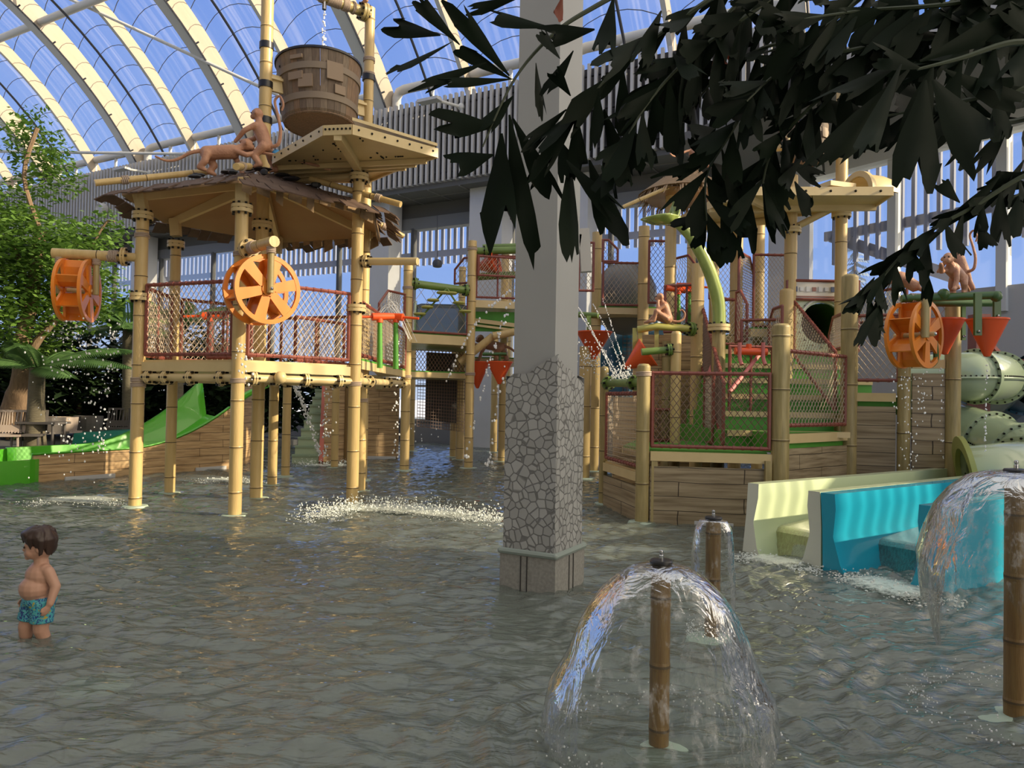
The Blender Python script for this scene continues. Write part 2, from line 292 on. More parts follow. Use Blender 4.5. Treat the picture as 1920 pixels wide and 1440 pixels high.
# water surface: real ripples
F0_=W(800,830); _vd=(-math.sin(math.radians(-29)),math.cos(math.radians(-29)))
def water():
    ny,nx=760,640; ys=1.2*(34/1.2)**(np.linspace(0,1,ny)); t=np.linspace(-1,1,nx)
    Y=np.repeat(ys[:,None],nx,1); X=t[None,:]*(Y*.95+2.2)
    Zz=np.zeros_like(X); g=np.random.default_rng(3)
    for lam,amp,k in((1.3,.010,5),(.6,.009,9),(.30,.011,16),(.19,.009,18),(.11,.0045,18)):
        for i in range(k):
            l=lam*g.uniform(.75,1.3); a=PI/2+.12+g.normal(0,.42 if lam<.5 else .6); ph=g.uniform(0,6.28)
            Zz+=amp/math.sqrt(k)*1.5*np.sin(2*PI/l*(X*math.cos(a)+Y*math.sin(a))+ph+1.2*np.sin(X*.9+ph)+.9*np.sin(Y*.7+2*ph))*(.55+.45*np.sin(X*.8+Y*.5+ph))
    for cx,cy,A in((.71,3.47,.012),(1.38,5.08,.012),(2.62,3.87,.012),(2.9,6.5,.02)):
        d=np.hypot(X-cx,Y-cy); Zz+=A*np.sin(d*34)*np.exp(-((d-.75)/.45)**2)
    mb=MB(); mb.v=np.stack([X,Y,Zz],-1).reshape(-1,3).tolist()
    inside=((X-F0_.x)*_vd[0]+(Y-F0_.y)*_vd[1]<-.08)&((X-7.62)*-.819+(Y-19.72)*-.574>.05)
    idx=np.arange(ny*nx).reshape(ny,nx); q=np.stack([idx[:-1,:-1],idx[:-1,1:],idx[1:,1:],idx[1:,:-1]],-1).reshape(-1,4); q=q[inside.reshape(-1)[q].all(1)]; mb.f=q.tolist(); mb.m=[0]*len(mb.f)
    m=bpy.data.materials.new('pool_water'); m.use_nodes=True; N=m.node_tree.nodes;L=m.node_tree.links; N.remove(N['Principled BSDF'])
    tr=N.new('ShaderNodeBsdfTransparent'); tr.inputs[0].default_value=(.72,.78,.72,1)
    gl=N.new('ShaderNodeBsdfGlossy'); gl.inputs['Roughness'].default_value=.02
    tcn=N.new('ShaderNodeNewGeometry'); nz=N.new('ShaderNodeTexNoise'); nz.inputs['Scale'].default_value=14; nz.inputs['Detail'].default_value=3; mp=N.new('ShaderNodeMapping'); mp.inputs['Scale'].default_value=(.4,1.7,1); L.new(tcn.outputs['Position'],mp.inputs[0]); L.new(mp.outputs[0],nz.inputs['Vector'])
    bp=N.new('ShaderNodeBump'); bp.inputs['Strength'].default_value=.7; bp.inputs['Distance'].default_value=.03; L.new(nz.outputs[0],bp.inputs['Height'])
    fr=N.new('ShaderNodeFresnel'); fr.inputs[0].default_value=1.85; L.new(bp.outputs[0],fr.inputs['Normal']); L.new(bp.outputs[0],gl.inputs['Normal'])
    df=N.new('ShaderNodeBsdfDiffuse'); df.inputs[0].default_value=(.40,.46,.41,1)
    m1=N.new('ShaderNodeMixShader'); m1.inputs[0].default_value=.27; L.new(tr.outputs[0],m1.inputs[1]); L.new(df.outputs[0],m1.inputs[2])
    ms=N.new('ShaderNodeMixShader'); L.new(fr.outputs[0],ms.inputs[0]); L.new(m1.outputs[0],ms.inputs[1]); L.new(gl.outputs[0],ms.inputs[2]); L.new(ms.outputs[0],N['Material Output'].inputs[0])
    M['water']=m
    o=build('pool_water',mb,m,None,True,(0,0,0),180); tag(o,'rippled shallow pool water over the grey stone floor','water',kind='stuff')
water()
# ------------------------------------------------------------------ building shell: facade frame (u along the wall, z up, d towards the viewer)
AF=math.radians(-29); UD=Vector((math.cos(AF),math.sin(AF),0)); VD=Vector((-math.sin(AF),math.cos(AF),0)); F0=W(800,830)
def fac(u,z,d=0): return F0+UD*u-VD*d+Vector((0,0,z))
XF=(UD,-VD,Vector((0,0,1)))
def fbox(mb,u0,u1,z0,z1,d0,d1): return mb.box(fac((u0+u1)/2,(z0+z1)/2,(d0+d1)/2),(u1-u0,abs(d1-d0),z1-z0),X=XF)
UL,UR=-34,12.0
ground('ground_outside',-160,160,12,330,-.3,M['snow']).location.z=-.3
struct('wall_back',fbox(MB(),UL,UR,-.2,.72,-.35,.05),M['base'])
struct('wall_back_upper',fbox(MB(),UL,UR,7.7,11.6,-.5,-.1),M['ceil'])
struct('trim_1',fbox(fbox(MB(),UL,UR,.72,.8,-.2,.1),UL,UR,7.35,7.75,-.3,.06),M['mull'])
# recessed soffit with dark panels behind the slats
mb=fbox(MB(),UL,UR,8.25,8.4,-.1,1.35)
struct('ceiling_soffit',mb,M['ceil'])
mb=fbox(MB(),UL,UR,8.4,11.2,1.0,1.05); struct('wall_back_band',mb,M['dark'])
mb=MB()
for i in range(int((UR-UL)/1.2)): fbox(mb,UL+i*1.2,UL+i*1.2+.03,8.22,8.25,-.1,1.35)
fbox(mb,UL,UR,8.225,8.25,.6,.63); struct('trim_2',mb,M['mull'])
# lattice: upright slats with a return under the soffit
mb=MB(); u=UL
while u<11.45:
    fbox(mb,u,u+.085,8.42,11.12,1.45,1.55)
    if u>-6: fbox(mb,u,u+.085,8.40,8.48,.55,1.55)
    u+=.215
o=struct('wall_back_lattice',mb,M['slat'])
mb=MB()
for z in(8.7,9.8,10.8): fbox(mb,UL,11.4,z,z+.06,1.36,1.45)
struct('trim_3',mb,M['dark'])
# low glazing: window bays between mullions
mus=[-33]+[x for x in np.arange(-30.5,11.9,3.3)]
mus=[-33,-29.6,-26.2,-22.8,-19.4,-17.6,-14.3,-10.95,-7.5,-4.1,-.71,3.2,6.6,9.2,11.9]
for i,(a,b) in enumerate(zip(mus[:-1],mus[1:])):
    f=MB()
    for x in(a,b): fbox(f,x-.06,x+.06,.8,7.4,-.1,.08)
    fbox(f,a,b,1.9,1.98,-.05,.05); fr=struct('window_%d'%(i+1),f,M['mull'])
    struct('pane',fbox(MB(),a,b,.8,7.4,-.012,.0),M['pane'],fr)
# columns of the facade
for i,(u0,u1) in enumerate(((-21.2,-20.4),(-15.1,-14.35),(-8.6,-7.85),(-1.97,-1.13),(2.1,3.3),(5.35,6.2),(11.3,12.3))):
    c=fbox(MB(),u0,u1,-.14,8.3,.15,.85); o=build('facade_column',c,M['white'],None,False)
    tag(o,['white column in front of the glazing behind the leafy tree','white column behind the far left tower post','white column behind the tower net left of the orange wheel','white column between the striped windows right of the bucket tower','white column close behind the mosaic pillar on its left','white column hidden just behind the mosaic pillar','white corner column where the window wall bends by the upper tower'][i],'column')
# exterior sun slats hanging behind the panes
mb=MB(); u=-22
while u<11.9: fbox(mb,u,u+.10,6.35,7.7,-1.3,-1.2); u+=.27
fbox(mb,-22,11.9,6.6,6.82,-1.18,-1.1)
struct('trim_4',mb,mat('pale_sunshade',(.33,.35,.44),.6))
# ------------------------------------------------------------------ right hand glazed wall
RC=Vector((7.62,19.72,0)); AR=math.radians(-55); RU=Vector((math.cos(AR),math.sin(AR),0)); RV=Vector((math.sin(AR),-math.cos(AR),0))
XR=(RU,RV,Vector((0,0,1)))
def rbox(mb,t0,t1,z0,z1,d0,d1): return mb.box(RC+RU*((t0+t1)/2)+RV*((d0+d1)/2)+Vector((0,0,(z0+z1)/2)),(t1-t0,abs(d1-d0),z1-z0),X=XR)
# below the glass: white wall
mb=rbox(MB(),0,6.4,-.14,4.15,-.25,0); rbox(mb,6.4,21,-.14,3.6,-.25,0); rbox(mb,21,24.9,-.14,2.5,-.25,0)
struct('wall_right',mb,M['offw'])
mb=rbox(MB(),19.6,46,-.14,15,-.25,0); rbox(mb,0,6.5,7.7,10.6,-.3,0); rbox(mb,13,14.9,2.5,6.6,-.3,0); rbox(mb,14.9,16.2,2.5,8.0,-.3,0); rbox(mb,16.2,17.3,2.5,6.6,-.3,0); rbox(mb,17.3,19.6,2.5,5.9,-.3,0); rbox(mb,13,19.6,12.9,15.3,-.3,0); struct('wall_right_upper_blockers',mb,M['offw'])  # upper wall plus unseen bands added to shade chosen objects; gaps pass sun
struct('ceiling_right_soffit',rbox(MB(),-1,6.5,7.75,7.95,0,4.2),M['ceil'])
struct('wall_rear',fbox(MB(),-34,23,-.14,11.2,25.2,25.5),mat('rear_wall',(.30,.29,.27),.8))  # unseen rear wall, added to cut the light from behind the viewer
f=MB()
for t in np.arange(0.1,13.2,2.35): rbox(f,t-.1,t+.1,3.6,7.7,-.15,.12)
rbox(f,0,13,7.4,7.75,-.2,.25); fr=struct('window_20',f,M['steel'])
p=rbox(MB(),0,6.4,4.15,7.45,-.012,0); rbox(p,6.4,13,3.6,7.45,-.012,0); struct('pane',p,M['pane'],fr)
mb=MB(); t=.3
while t<6.6: rbox(mb,t,t+.09,5.3,7.7,-1.0,-.9); t+=.30
rbox(mb,0,7,6.0,6.25,-1.1,-1.0)
t=6.7
while t<19.5: rbox(mb,t,t+.045,7.8 if t<13 else (5.9 if t>17.3 else 6.6),12.9,-.15,-.12); t+=.27 if t>17 else .6  # unseen slats added beyond the view to stripe the incoming sun
mb.bar(RC+RU*.2-RV*1.05+Vector((0,0,6.1)),RC+RU*3.4-RV*1.05+Vector((0,0,4.6)),.1,.3)
struct('trim_5',mb,mat('bluish_sunshade',(.15,.165,.235),.6))
# ------------------------------------------------------------------ vaulted film roof
AR_C=13.0; AR_R=14.6; AR_Z=3.0
def arc(s): return AR_Z+math.sqrt(max(AR_R**2-(AR_C-s)**2,0))
def apt(u,s,dr=0):
    th=math.atan2(arc(s)-AR_Z,s-AR_C); return fac(u,AR_Z+(AR_R+dr)*math.sin(th),AR_C+(AR_R+dr)*math.cos(th))
ths=[math.radians(a) for a in np.linspace(146,34,38)]
def aph(u,th,dr=0): return fac(u,AR_Z+(AR_R+dr)*math.sin(th),AR_C+(AR_R+dr)*math.cos(th))
def archmesh(u,w,r0,r1,mats):
    mb=MB(); n=len(ths); vs=[]
    for th in ths: vs+=[aph(u-w/2,th,r0),aph(u+w/2,th,r0),aph(u+w/2,th,r1),aph(u-w/2,th,r1)]
    for k in range(4):
        mb.mat(1 if k==1 else 0); mb.add(vs,[(i*4+k,(i+1)*4+k,(i+1)*4+(k+1)%4,i*4+(k+1)%4) for i in range(n-1)])
    return mb
mains=[-1.35+6.67*k for k in range(-4,3)]
lab=['farthest left visible behind the tree top','behind the left tree crown','third from the left, rising behind the round lamp','landing left of the two climbing monkeys','landing behind the wooden tub','mostly hidden behind the mosaic pillar','far right above the palm leaves']
for u,l in zip(mains,lab):
    r=thing('roof_arch','wide cream and grey steel roof arch '+l,'roof arch',fac(u,11.2,1.0),'wide roof arches')
    build('box_girder',archmesh(u,.44,-.18,.58,None),[M['steel'],M['cream']],r)
    m=MB()
    m.path([aph(u+.27,th,-.2) for th in ths],.035,5)
    for th in ths[1:-1:2]: m.tube(aph(u+.27,th,-.2),aph(u+.37,th,-.1),.03,n=5)
    build('drain_line',m,M['cable'],r)
for k,u in enumerate([m_+3.3 for m_ in mains[:-1]]):
    r=thing('roof_rib','narrow cream roof rib between two wide arches, '+['over the far left corner','behind the tree top','left of the round lamp','above the low lattice lamp','behind the tub posts','behind the pillar'][k],'roof rib',fac(u,11.3,.9),'narrow roof ribs')
    build('rib_beam',archmesh(u,.14,.12,.58,None),[M['steel'],M['cream']],r)
    m=MB().path([aph(u-1.15,th,-.2) for th in ths],.045,6); build('tension_cable',m,M['cable'],r)
# film between the ribs, each bay with curved seams
edges=sorted(mains+[m_+3.3 for m_ in mains[:-1]])
edges=[edges[0]-3.3]+edges+[edges[-1]+3.3]
for i,(a,b) in enumerate(zip(edges[:-1],edges[1:])):
    mb=MB(); n=len(ths); K=8; uv=[]
    for th in ths:
        for j in range(K+1): q=j/K; mb.v.append(tuple(aph(a+(b-a)*q,th,.62+.28*4*q*(1-q))))
    mb.f=[[r_*(K+1)+j,r_*(K+1)+j+1,(r_+1)*(K+1)+j+1,(r_+1)*(K+1)+j] for r_ in range(n-1) for j in range(K)]; mb.m=[0]*len(mb.f)
    o=struct('ceiling_%d'%(i+1),mb,M['etfe'],None,True)
    ul=o.data.uv_layers.new(name='UVMap')
    for lp in o.data.loops:
        vi=lp.vertex_index; ul.data[lp.index].uv=((vi%(K+1))/K*3.3+i*7.3,(vi//(K+1))*.5)
    sm=MB()
    for th in ths[1::1]:
        sm.path([aph(a+(b-a)*j/8,th-.018*4*(j/8)*(1-j/8)*2,.60+.28*4*(j/8)*(1-j/8)) for j in range(9)],.014,4,False)
    build('film_seam',sm,M['cable'],o)
# horizontal tube and rainwater pipe, bracing rods
def hp(x,y,u):   # point on the arch plane u seen along a sight line
    d=ray(x,y); o=fac(u,0,0); t=((o-CP)@UD)/(d@UD); return CP+d*t
a=aph(-30,math.radians(122),.1); b=aph(12,math.radians(122),.1)
o=build('roof_purlin',MB().tube(a,b,.14,n=10),M['steel']); tag(o,'long grey horizontal roof tube crossing the arches at upper left','roof tube')
mb=MB(); u=-1.35-6.67*4
while u<5.5:
    a=u+.35; b=u+6.3; mb.path([fac(a,11.1,.75),fac(a,11.75,.75),fac(a+.12,11.95,.75),fac(a+.35,12.0,.75),fac(b-.35,12.0,.75),fac(b-.12,11.95,.75),fac(b,11.75,.75),fac(b,11.1,.75)],.16,10)
    for k in(.25,.5,.75): mb.tube(fac(a+(b-a)*k,11.2,.75),fac(a+(b-a)*k,11.95,.75),.07,n=6)
    u+=6.67
o=build('rain_pipe',mb,M['steel']); tag(o,'white rain pipe with bent ends along the top of the slatted wall','pipe')
d=ray(560,196); q_=CP+d*(((F0-CP)@VD-1.62)/(d@VD)); mb=MB().tube(P(40,-44,27),q_,.06,n=8); o=build('tie_rod',mb,M['steel']); tag(o,'bright white tie rod slanting down towards the wooden tub','tie rod')
a=fac(-10.6,10.95,1.66); d=ray(0,284); b=CP+d*(31/d.y)
o=build('tie_rod',MB().tube(a,b,.06,n=8),M['steel']); tag(o,'thin tie rod slanting behind the tree top to the slatted wall','tie rod')
# lamps on the slats
for i,(x,y) in enumerate(((268,327),(142,352),(497,290),(842,205))):
    d=ray(x,y); t=((F0-CP)@VD-1.5)/(d@VD); p=CP+d*t; q=p-VD*.1
    r=thing('wall_lamp',['flat white arm lamp on the slats above the tower pole','flat white arm lamp on the slats behind the tree','flat white arm lamp on the slats behind the monkeys','flat white arm lamp on the slats beside the palm leaves'][i],'lamp',p,'arm lamps on the slatted wall')
    build('arm',MB().tube(p+UD*.45,q+UD*.1-VD*.6,.05,n=8).ball(p+UD*.45,.12,8),M['steel'],r)
    build('lamp_head',MB().box(q-UD*.15-VD*.75,(.75,.3,.09),X=XF),M['white'],r)
for i,(x,y) in enumerate(((198,393),(1360,182))):
    d=ray(x,y); t=((F0-CP)@VD-1.6)/(d@VD); p=CP+d*t
    r=thing('round_speaker',['round white loudspeaker on the slats left of the tower roof','round white loudspeaker on the slats among the palm leaves'][i],'loudspeaker',p)
    build('speaker_housing',MB().lathe([(.2,0),(.25,.1),(.25,.28),(.2,.32),(.19,.30),(.12,.24)],p,18,-VD),M['white'],r)
    build('speaker_cone',MB().lathe([(.12,.25),(.03,.2),(.01,.24)],p,14,-VD),M['slat'],r)
# outdoor conifer
def conifer(p,h,label):
    r=thing('conifer_tree',label,'tree',p); build('trunk',MB().tube(p,p+Vector((0,0,h)),.25,.03,8),M['bark'],r); mb=MB()
    for k in range(240):
        q=(k+.5)/240; z=h*(.12+.86*q); L_=(1-q)**.85*h*.26*random.uniform(.7,1.1)+.1; a=random.uniform(0,6.28); dv=Vector((math.cos(a),math.sin(a),-.25))
        b=p+Vector((0,0,z)); e=b+dv*L_; sd=Vector((-math.sin(a),math.cos(a),0))
        for j in range(5):
            c=b.lerp(e,(j+.6)/5); wd=.10+.30*(1-q)*(1-j/6)
            mb.quad(c-sd*wd,c+dv*.2*L_*.6+Vector((0,0,-.12)),c+sd*wd,c-dv*.1+Vector((0,0,.12)))
    build('branches',mb,M['conifer'],r,False)
b=P(1603,470,60); conifer(Vector((b.x,b.y,-.3)),16.5,'frosted conifer outside the glass right of the tall tower post')
b=P(1520,490,75); conifer(Vector((b.x,b.y,-.3)),15,'frosted bushy conifer outside the glass left of the tall tower post')
# ------------------------------------------------------------------ mosaic pillar
PC=W(1037,1112.6); pw=.46; pd=.53      # near corner; left face runs along -U, right face along +V
def pilbox(mb,g,z0,z1): 
    c=PC-UD*(pw/2)+VD*(pd/2); return mb.box((c.x,c.y,(z0+z1)/2),(pw+2*g,pd+2*g,z1-z0),X=(UD,VD,Vector((0,0,1))))
r=thing('mosaic_pillar','tall white concrete pillar with crazy mosaic tile skirt standing in the water','pillar',(PC-UD*.23+VD*.26)+Vector((0,0,-.14)))
build('shaft',pilbox(MB(),-.035,.3,13.5),mat('grey_concrete_paint',(.37,.375,.37),.6,noise_amt=.15,nscale=1.5),r,False)
M['mosaic']=mat('crazy_mosaic',(.62,.62,.60),.5)
def _mos(m):
    N=m.node_tree.nodes;L=m.node_tree.links;b=N['Principled BSDF']; g=N.new('ShaderNodeNewGeometry')
    v=N.new('ShaderNodeTexVoronoi'); v.feature='DISTANCE_TO_EDGE'; v.inputs['Scale'].default_value=13.5; v.inputs['Randomness'].default_value=.9; L.new(g.outputs['Position'],v.inputs['Vector'])
    v2=N.new('ShaderNodeTexVoronoi'); v2.inputs['Scale'].default_value=13.5; v2.inputs['Randomness'].default_value=.9; L.new(g.outputs['Position'],v2.inputs['Vector'])
    c2=N.new('ShaderNodeValToRGB'); c2.color_ramp.elements[0].color=(.33,.33,.32,1); c2.color_ramp.elements[1].color=(.43,.43,.42,1); sx=N.new('ShaderNodeSeparateXYZ'); L.new(v2.outputs['Color'],sx.inputs[0]); L.new(sx.outputs[0],c2.inputs[0])
    cr=N.new('ShaderNodeValToRGB'); cr.color_ramp.elements[0].position=.04; cr.color_ramp.elements[0].color=(.45,.45,.45,1); cr.color_ramp.elements[1].position=.085; cr.color_ramp.elements[1].color=(1,1,1,1); L.new(v.outputs[0],cr.inputs[0])
    mx=N.new('ShaderNodeMixRGB'); mx.blend_type='MULTIPLY'; mx.inputs[0].default_value=1; L.new(c2.outputs[0],mx.inputs[1]); L.new(cr.outputs[0],mx.inputs[2]); L.new(mx.outputs[0],b.inputs['Base Color'])
    bp=N.new('ShaderNodeBump'); bp.inputs['Strength'].default_value=.6; bp.inputs['Distance'].default_value=.01; L.new(cr.outputs[0],bp.inputs['Height']); L.new(bp.outputs[0],b.inputs['Normal'])
_mos(M['mosaic'])
# skirt with wavy upper edge, four faces
mb=MB(); c=PC-UD*(pw/2)+VD*(pd/2)
def skirt(o,dx,nrm,L_,f):
    n=14; vs=[];
    for i in range(n+1):
        q=i/n; a=o+dx*(L_*q); h=f(q); 
        for dd,zz in((0,.30),(0,h),(-.03,h)): b=a+nrm*dd; vs.append(Vector((b.x,b.y,zz)))
    mb.add(vs,[(i*3+k,(i+1)*3+k,(i+1)*3+k+1,i*3+k+1) for i in range(n) for k in(0,1)])
g=.012; hw=pw/2+g; hd=pd/2+g
skirt(c-UD*hw-VD*hd,UD,-VD,2*hw,lambda q:1.73+.07*min(1,q/.12)+.06*max(0,min(1,(q-.45)/.15))+.10*max(0,(q-.6)/.4))
skirt(c+UD*hw-VD*hd,VD,UD,2*hd,lambda q:1.93-.19*min(1,q*1.1)+.012*math.sin(q*17))
skirt(c+UD*hw+VD*hd,-UD,VD,2*hw,lambda q:1.78+.03*math.sin(q*9)); skirt(c-UD*hw+VD*hd,-VD,-UD,2*hd,lambda q:1.75+.03*math.sin(q*8))
build('mosaic_skirt',mb,M['mosaic'],r)
mb=MB(); q4=[c+UD*(sx*(hw+.015))+VD*(sy*(hd+.015))+Vector((0,0,.305)) for sx,sy in((-1,-1),(1,-1),(1,1),(-1,1))]
for i in range(4): mb.tube(q4[i],q4[(i+1)%4],.026,n=8); mb.ball(q4[i],.027,8)
build('moulding',mb,mat('green_grey_moulding',(.28,.33,.30),.5),r)
pl=build('plinth',pilbox(MB(),.03,-.14,.28),mat('granite_plinth',(.33,.32,.29),.6,noise_amt=.6,nscale=40),r,False)
mb=MB()
for q in(.38,.5): mb.box(c-UD*(hw)+UD*(2*hw*q)-VD*(hd+.019)+Vector((0,0,.13)),(.008,.01,.29),X=(UD,VD,Vector((0,0,1))))
for q in(.45,.6): mb.box(c+UD*(hw+.019)-VD*hd+VD*(2*hd*q)+Vector((0,0,.13)),(.01,.008,.29),X=(UD,VD,Vector((0,0,1))))
build('joint',mb,M['dark'],pl,False)
# lamp units strapped to the back of the pillar
for i,(x,y0,y1,dx) in enumerate(((1072,440,512,8),(1098,430,510,-4))):
    a=P(x+dx,y0,6.95);b=P(x-dx*.3,y1,6.95); build('strip_lamp',MB().bar(a,b,.10,.09).bar((a+b)/2,(a+b)/2-UD*.2,.05,.05),M['slat'],r,False)
# ------------------------------------------------------------------ shared makers
M['mint']=mat('mint_foot',(.40,.50,.41),.5)
def V3(*a): return Vector(a[0]) if len(a)==1 else Vector(a)
def post(root,p,ztop,r,m='bamboo',gap=.62,flanges=(),ropes=(),z0=-.14,foot=True,top=False):
    a=V3(p[0],p[1],z0); b=V3(p[0],p[1],ztop)
    mb=MB().bamboo(a,b,r,gap)
    if top: mb.lathe([(r,0),(r*.98,.02),(r*.7,.045),(.01,.05)],b,12)
    o=build('post',mb,[M[m],M['node']],root)
    if foot and z0<0: build('foot_ring',MB().lathe([(r,.022),(r*1.9,.018),(r*2.2,-.03)],(p[0],p[1],0),18,cap=False),M['mint'],o)
    for z in flanges:
        build('flange',MB().flange((p[0],p[1],z),(0,0,1),r*1.62),[M['tan'],M['bolt']],o)
    for z in ropes:
        build('rope_lashing',MB().rope((p[0],p[1],z),(0,0,1),r*1.08,3,.011),M['rope'],o)
    return o
def fence(root,p0,p1,z0,z1,cell=.085,m='net',cut=0,r=.026,square=False,mid=None,name='fence_panel',rm='rail'):
    zz=z0 if isinstance(z0,tuple) else (z0,z0); a=V3(p0[0],p0[1],zz[0]);b=V3(p1[0],p1[1],zz[1])
    ha=hb=z1
    if isinstance(z1,tuple): ha,hb=z1
    c=V3(b.x,b.y,hb);d=V3(a.x,a.y,ha); f=MB()
    if cut:      # one upper corner cut off at a slant (cut>0: at the far end, <0: at the first end)
        k=abs(cut); u=(b-a).normalized()
        if cut>0: pts=[a,b,V3(b.x,b.y,hb-k),c-u*k,d]
        else: pts=[a,b,c,d+u*k,V3(a.x,a.y,ha-k)]
    else: pts=[a,b,c,d]
    for i in range(len(pts)): f.tube(pts[i],pts[(i+1)%len(pts)],r,n=6); f.ball(pts[i],r*1.05,6)
    if mid:
        for q in mid: f.tube(a.lerp(b,q),d.lerp(c,q),r*.8,n=6)
    n=int((b-a).length/.11)
    for e0,e1 in((a,b),(d,c)):         # cord wound round the rails
        if cut and e0 is d: continue
        for i in range(1,n): f.tube(e0.lerp(e1,i/n),e0.lerp(e1,(i+.25)/n),r*1.22,n=6)
    o=build(name,f,M[rm],root); g=MB()
    if cut:
        k=abs(cut); lo=min(ha,hb)-k; g.net(a,b,V3(b.x,b.y,hb-k),V3(a.x,a.y,ha-k),cell,.0055,square)
        if cut>0: g.net(V3(a.x,a.y,ha-k),V3(b.x,b.y,hb-k),c-u*k,d,cell,.0055,square)
        else: g.net(V3(a.x,a.y,ha-k),V3(b.x,b.y,hb-k),c,d+u*k,cell,.0055,square)
    else: g.net(a,b,c,d,cell,.0055,square)
    build('net',g,M[m],o); return o
def deck(root,poly,z,t=.13,top='green',edge='tan',name='platform',lip=.0):
    pl=[V3(p[0],p[1],z-t) for p in poly]
    o=build(name,MB().prism(pl,(0,0,t)),M[edge],root,False)
    c=sum((V3(p[0],p[1],0) for p in poly),V3(0,0,0))/len(poly)
    q=[V3(p[0],p[1],0).lerp(c,.035) for p in poly]; q=[V3(p.x,p.y,z) for p in q]
    build('deck_mat',MB().prism(q,(0,0,.03)),M[top],o,False); return o
def hpipe(root,p,q,r=.06,m='tan',fl=(.15,.4,.7),name='water_pipe',fr=1.75):
    p=V3(*p);q=V3(*q); o=build(name,MB().tube(p,q,r,n=10),M[m],root)
    for t in fl: build('flange',MB().flange(p.lerp(q,t),q-p,r*fr,nb=6,t=.03),[M[m],M['bolt']],o)
    return o
def capsule(mb,p,q,r1,r2=None,n=12):
    r2=r1 if r2 is None else r2; mb.tube(p,q,r1,r2,n); mb.ball(p,r1,n); mb.ball(q,r2,n); return mb
def fuse(o,vox,it=6):
    m=o.modifiers.new('fuse','REMESH'); m.mode='VOXEL'; m.voxel_size=vox; m.use_smooth_shade=True
    s=o.modifiers.new('soften','SMOOTH'); s.factor=.5; s.iterations=it
def yawobj(o,rz): o.rotation_euler=(0,0,rz)
def aim(o,axis,up=(0,0,1)):
    x,y,z=axes(axis,up); o.rotation_euler=Matrix((x,y,z)).transposed().to_euler()
# monkey: faces +X in its own frame, feet near z=0, built at about 0.6 m body length
def monkey(label,loc,rz,pose,sc=1.0,tilt=0):
    r=thing('monkey_statue',label,'statue',loc); r.rotation_euler=(0,tilt,rz); r.scale=(sc,)*3
    b=MB(); t=[]
    def limb(*pts,r0=.045,r1=.03):
        n=len(pts)-1
        for i in range(n): capsule(b,pts[i],pts[i+1],r0+(r1-r0)*i/n,r0+(r1-r0)*(i+1)/n,8)
    if pose=='crawl':
        hip=V3(-.2,0,.27); ch=V3(.14,0,.33); hd=V3(.33,0,.46)
        capsule(b,hip,ch,.10,.105); limb(ch,V3(.26,0,.41),r0=.075,r1=.055)
        limb(V3(.17,.07,.30),V3(.24,.09,.15),V3(.30,.08,.02),V3(.37,.08,.0)); limb(V3(.17,-.07,.33),V3(.33,-.09,.28),V3(.46,-.06,.34),V3(.51,-.05,.36))
        limb(V3(-.2,.07,.24),V3(-.10,.1,.13),V3(-.17,.09,.03),V3(-.09,.09,.0),r0=.065); limb(V3(-.2,-.07,.24),V3(-.22,-.1,.12),V3(-.29,-.09,.03),V3(-.21,-.09,.0),r0=.065)
        t=[V3(-.28,0,.29),V3(-.42,0,.24),V3(-.58,.03,.14),V3(-.72,.02,.10),V3(-.86,-.03,.13)]
    elif pose=='stand':
        hip=V3(-.05,0,.34); ch=V3(.06,0,.60); hd=V3(.10,0,.82)
        capsule(b,hip,ch,.10,.11); limb(ch,V3(.08,0,.74),r0=.075,r1=.055)
        limb(V3(.08,.10,.62),V3(.22,.16,.52),V3(.33,.13,.42),V3(.38,.12,.38)); limb(V3(.08,-.10,.62),V3(.22,-.14,.50),V3(.36,-.10,.46),V3(.41,-.09,.45))
        limb(V3(-.04,.08,.30),V3(.08,.12,.16),V3(-.02,.11,.03),V3(.07,.11,.0),r0=.07); limb(V3(-.05,-.08,.30),V3(-.07,-.13,.15),V3(-.15,-.12,.02),V3(-.06,-.12,.0),r0=.07)
        t=[V3(-.13,0,.32),V3(-.24,0,.36),V3(-.27,.0,.55),V3(-.24,.02,.75),V3(-.19,.04,.98),V3(-.27,.05,1.05),V3(-.33,.05,.93),V3(-.30,.04,.84)]
    else:         # seated, elbow on knee
        hip=V3(-.1,0,.10); ch=V3(-.02,0,.36); hd=V3(.07,0,.55)
        capsule(b,hip,ch,.11,.105); limb(ch,V3(.04,0,.47),r0=.07,r1=.055)
        limb(V3(.0,.10,.37),V3(.14,.11,.26),V3(.13,.06,.44),V3(.12,.04,.47)); limb(V3(.0,-.10,.37),V3(.10,-.14,.22),V3(.22,-.12,.10),V3(.29,-.10,.05))
        limb(V3(-.06,.09,.09),V3(.18,.12,.24),V3(.22,.10,.04),V3(.31,.10,.02),r0=.065); limb(V3(-.06,-.09,.08),V3(.17,-.13,.14),V3(.28,-.11,.03),V3(.36,-.11,.02),r0=.065)
        t=[V3(-.20,0,.05),V3(-.32,.02,.04),V3(-.43,.02,.10),V3(-.46,.02,.21),V3(-.40,.02,.29),V3(-.35,.02,.27)]
    b.ball(hd,(.085,.08,.09),12); b.ball(hd+V3(.065,0,-.035),(.05,.05,.045),10); b.ball(hd+V3(.055,0,.025),(.035,.06,.03),8)
    for s in(-1,1): b.ball(hd+V3(-.01,s*.085,.0),(.02,.03,.036),8)
    o=build('body',b,M['monkey'],r,loc=(0,0,0)); fuse(o,.014,4)
    build('tail',MB().path(sm(t,4),[.03-.016*i/(4*(len(t)-1)) for i in range(4*(len(t)-1)+1)],8),M['monkey'],r,loc=(0,0,0))
    e=MB()
    for s in(-1,1): e.ball(hd+V3(.086,s*.028,.012),.012,6)
    build('eyes',e,M['black'],r,loc=(0,0,0)); return r
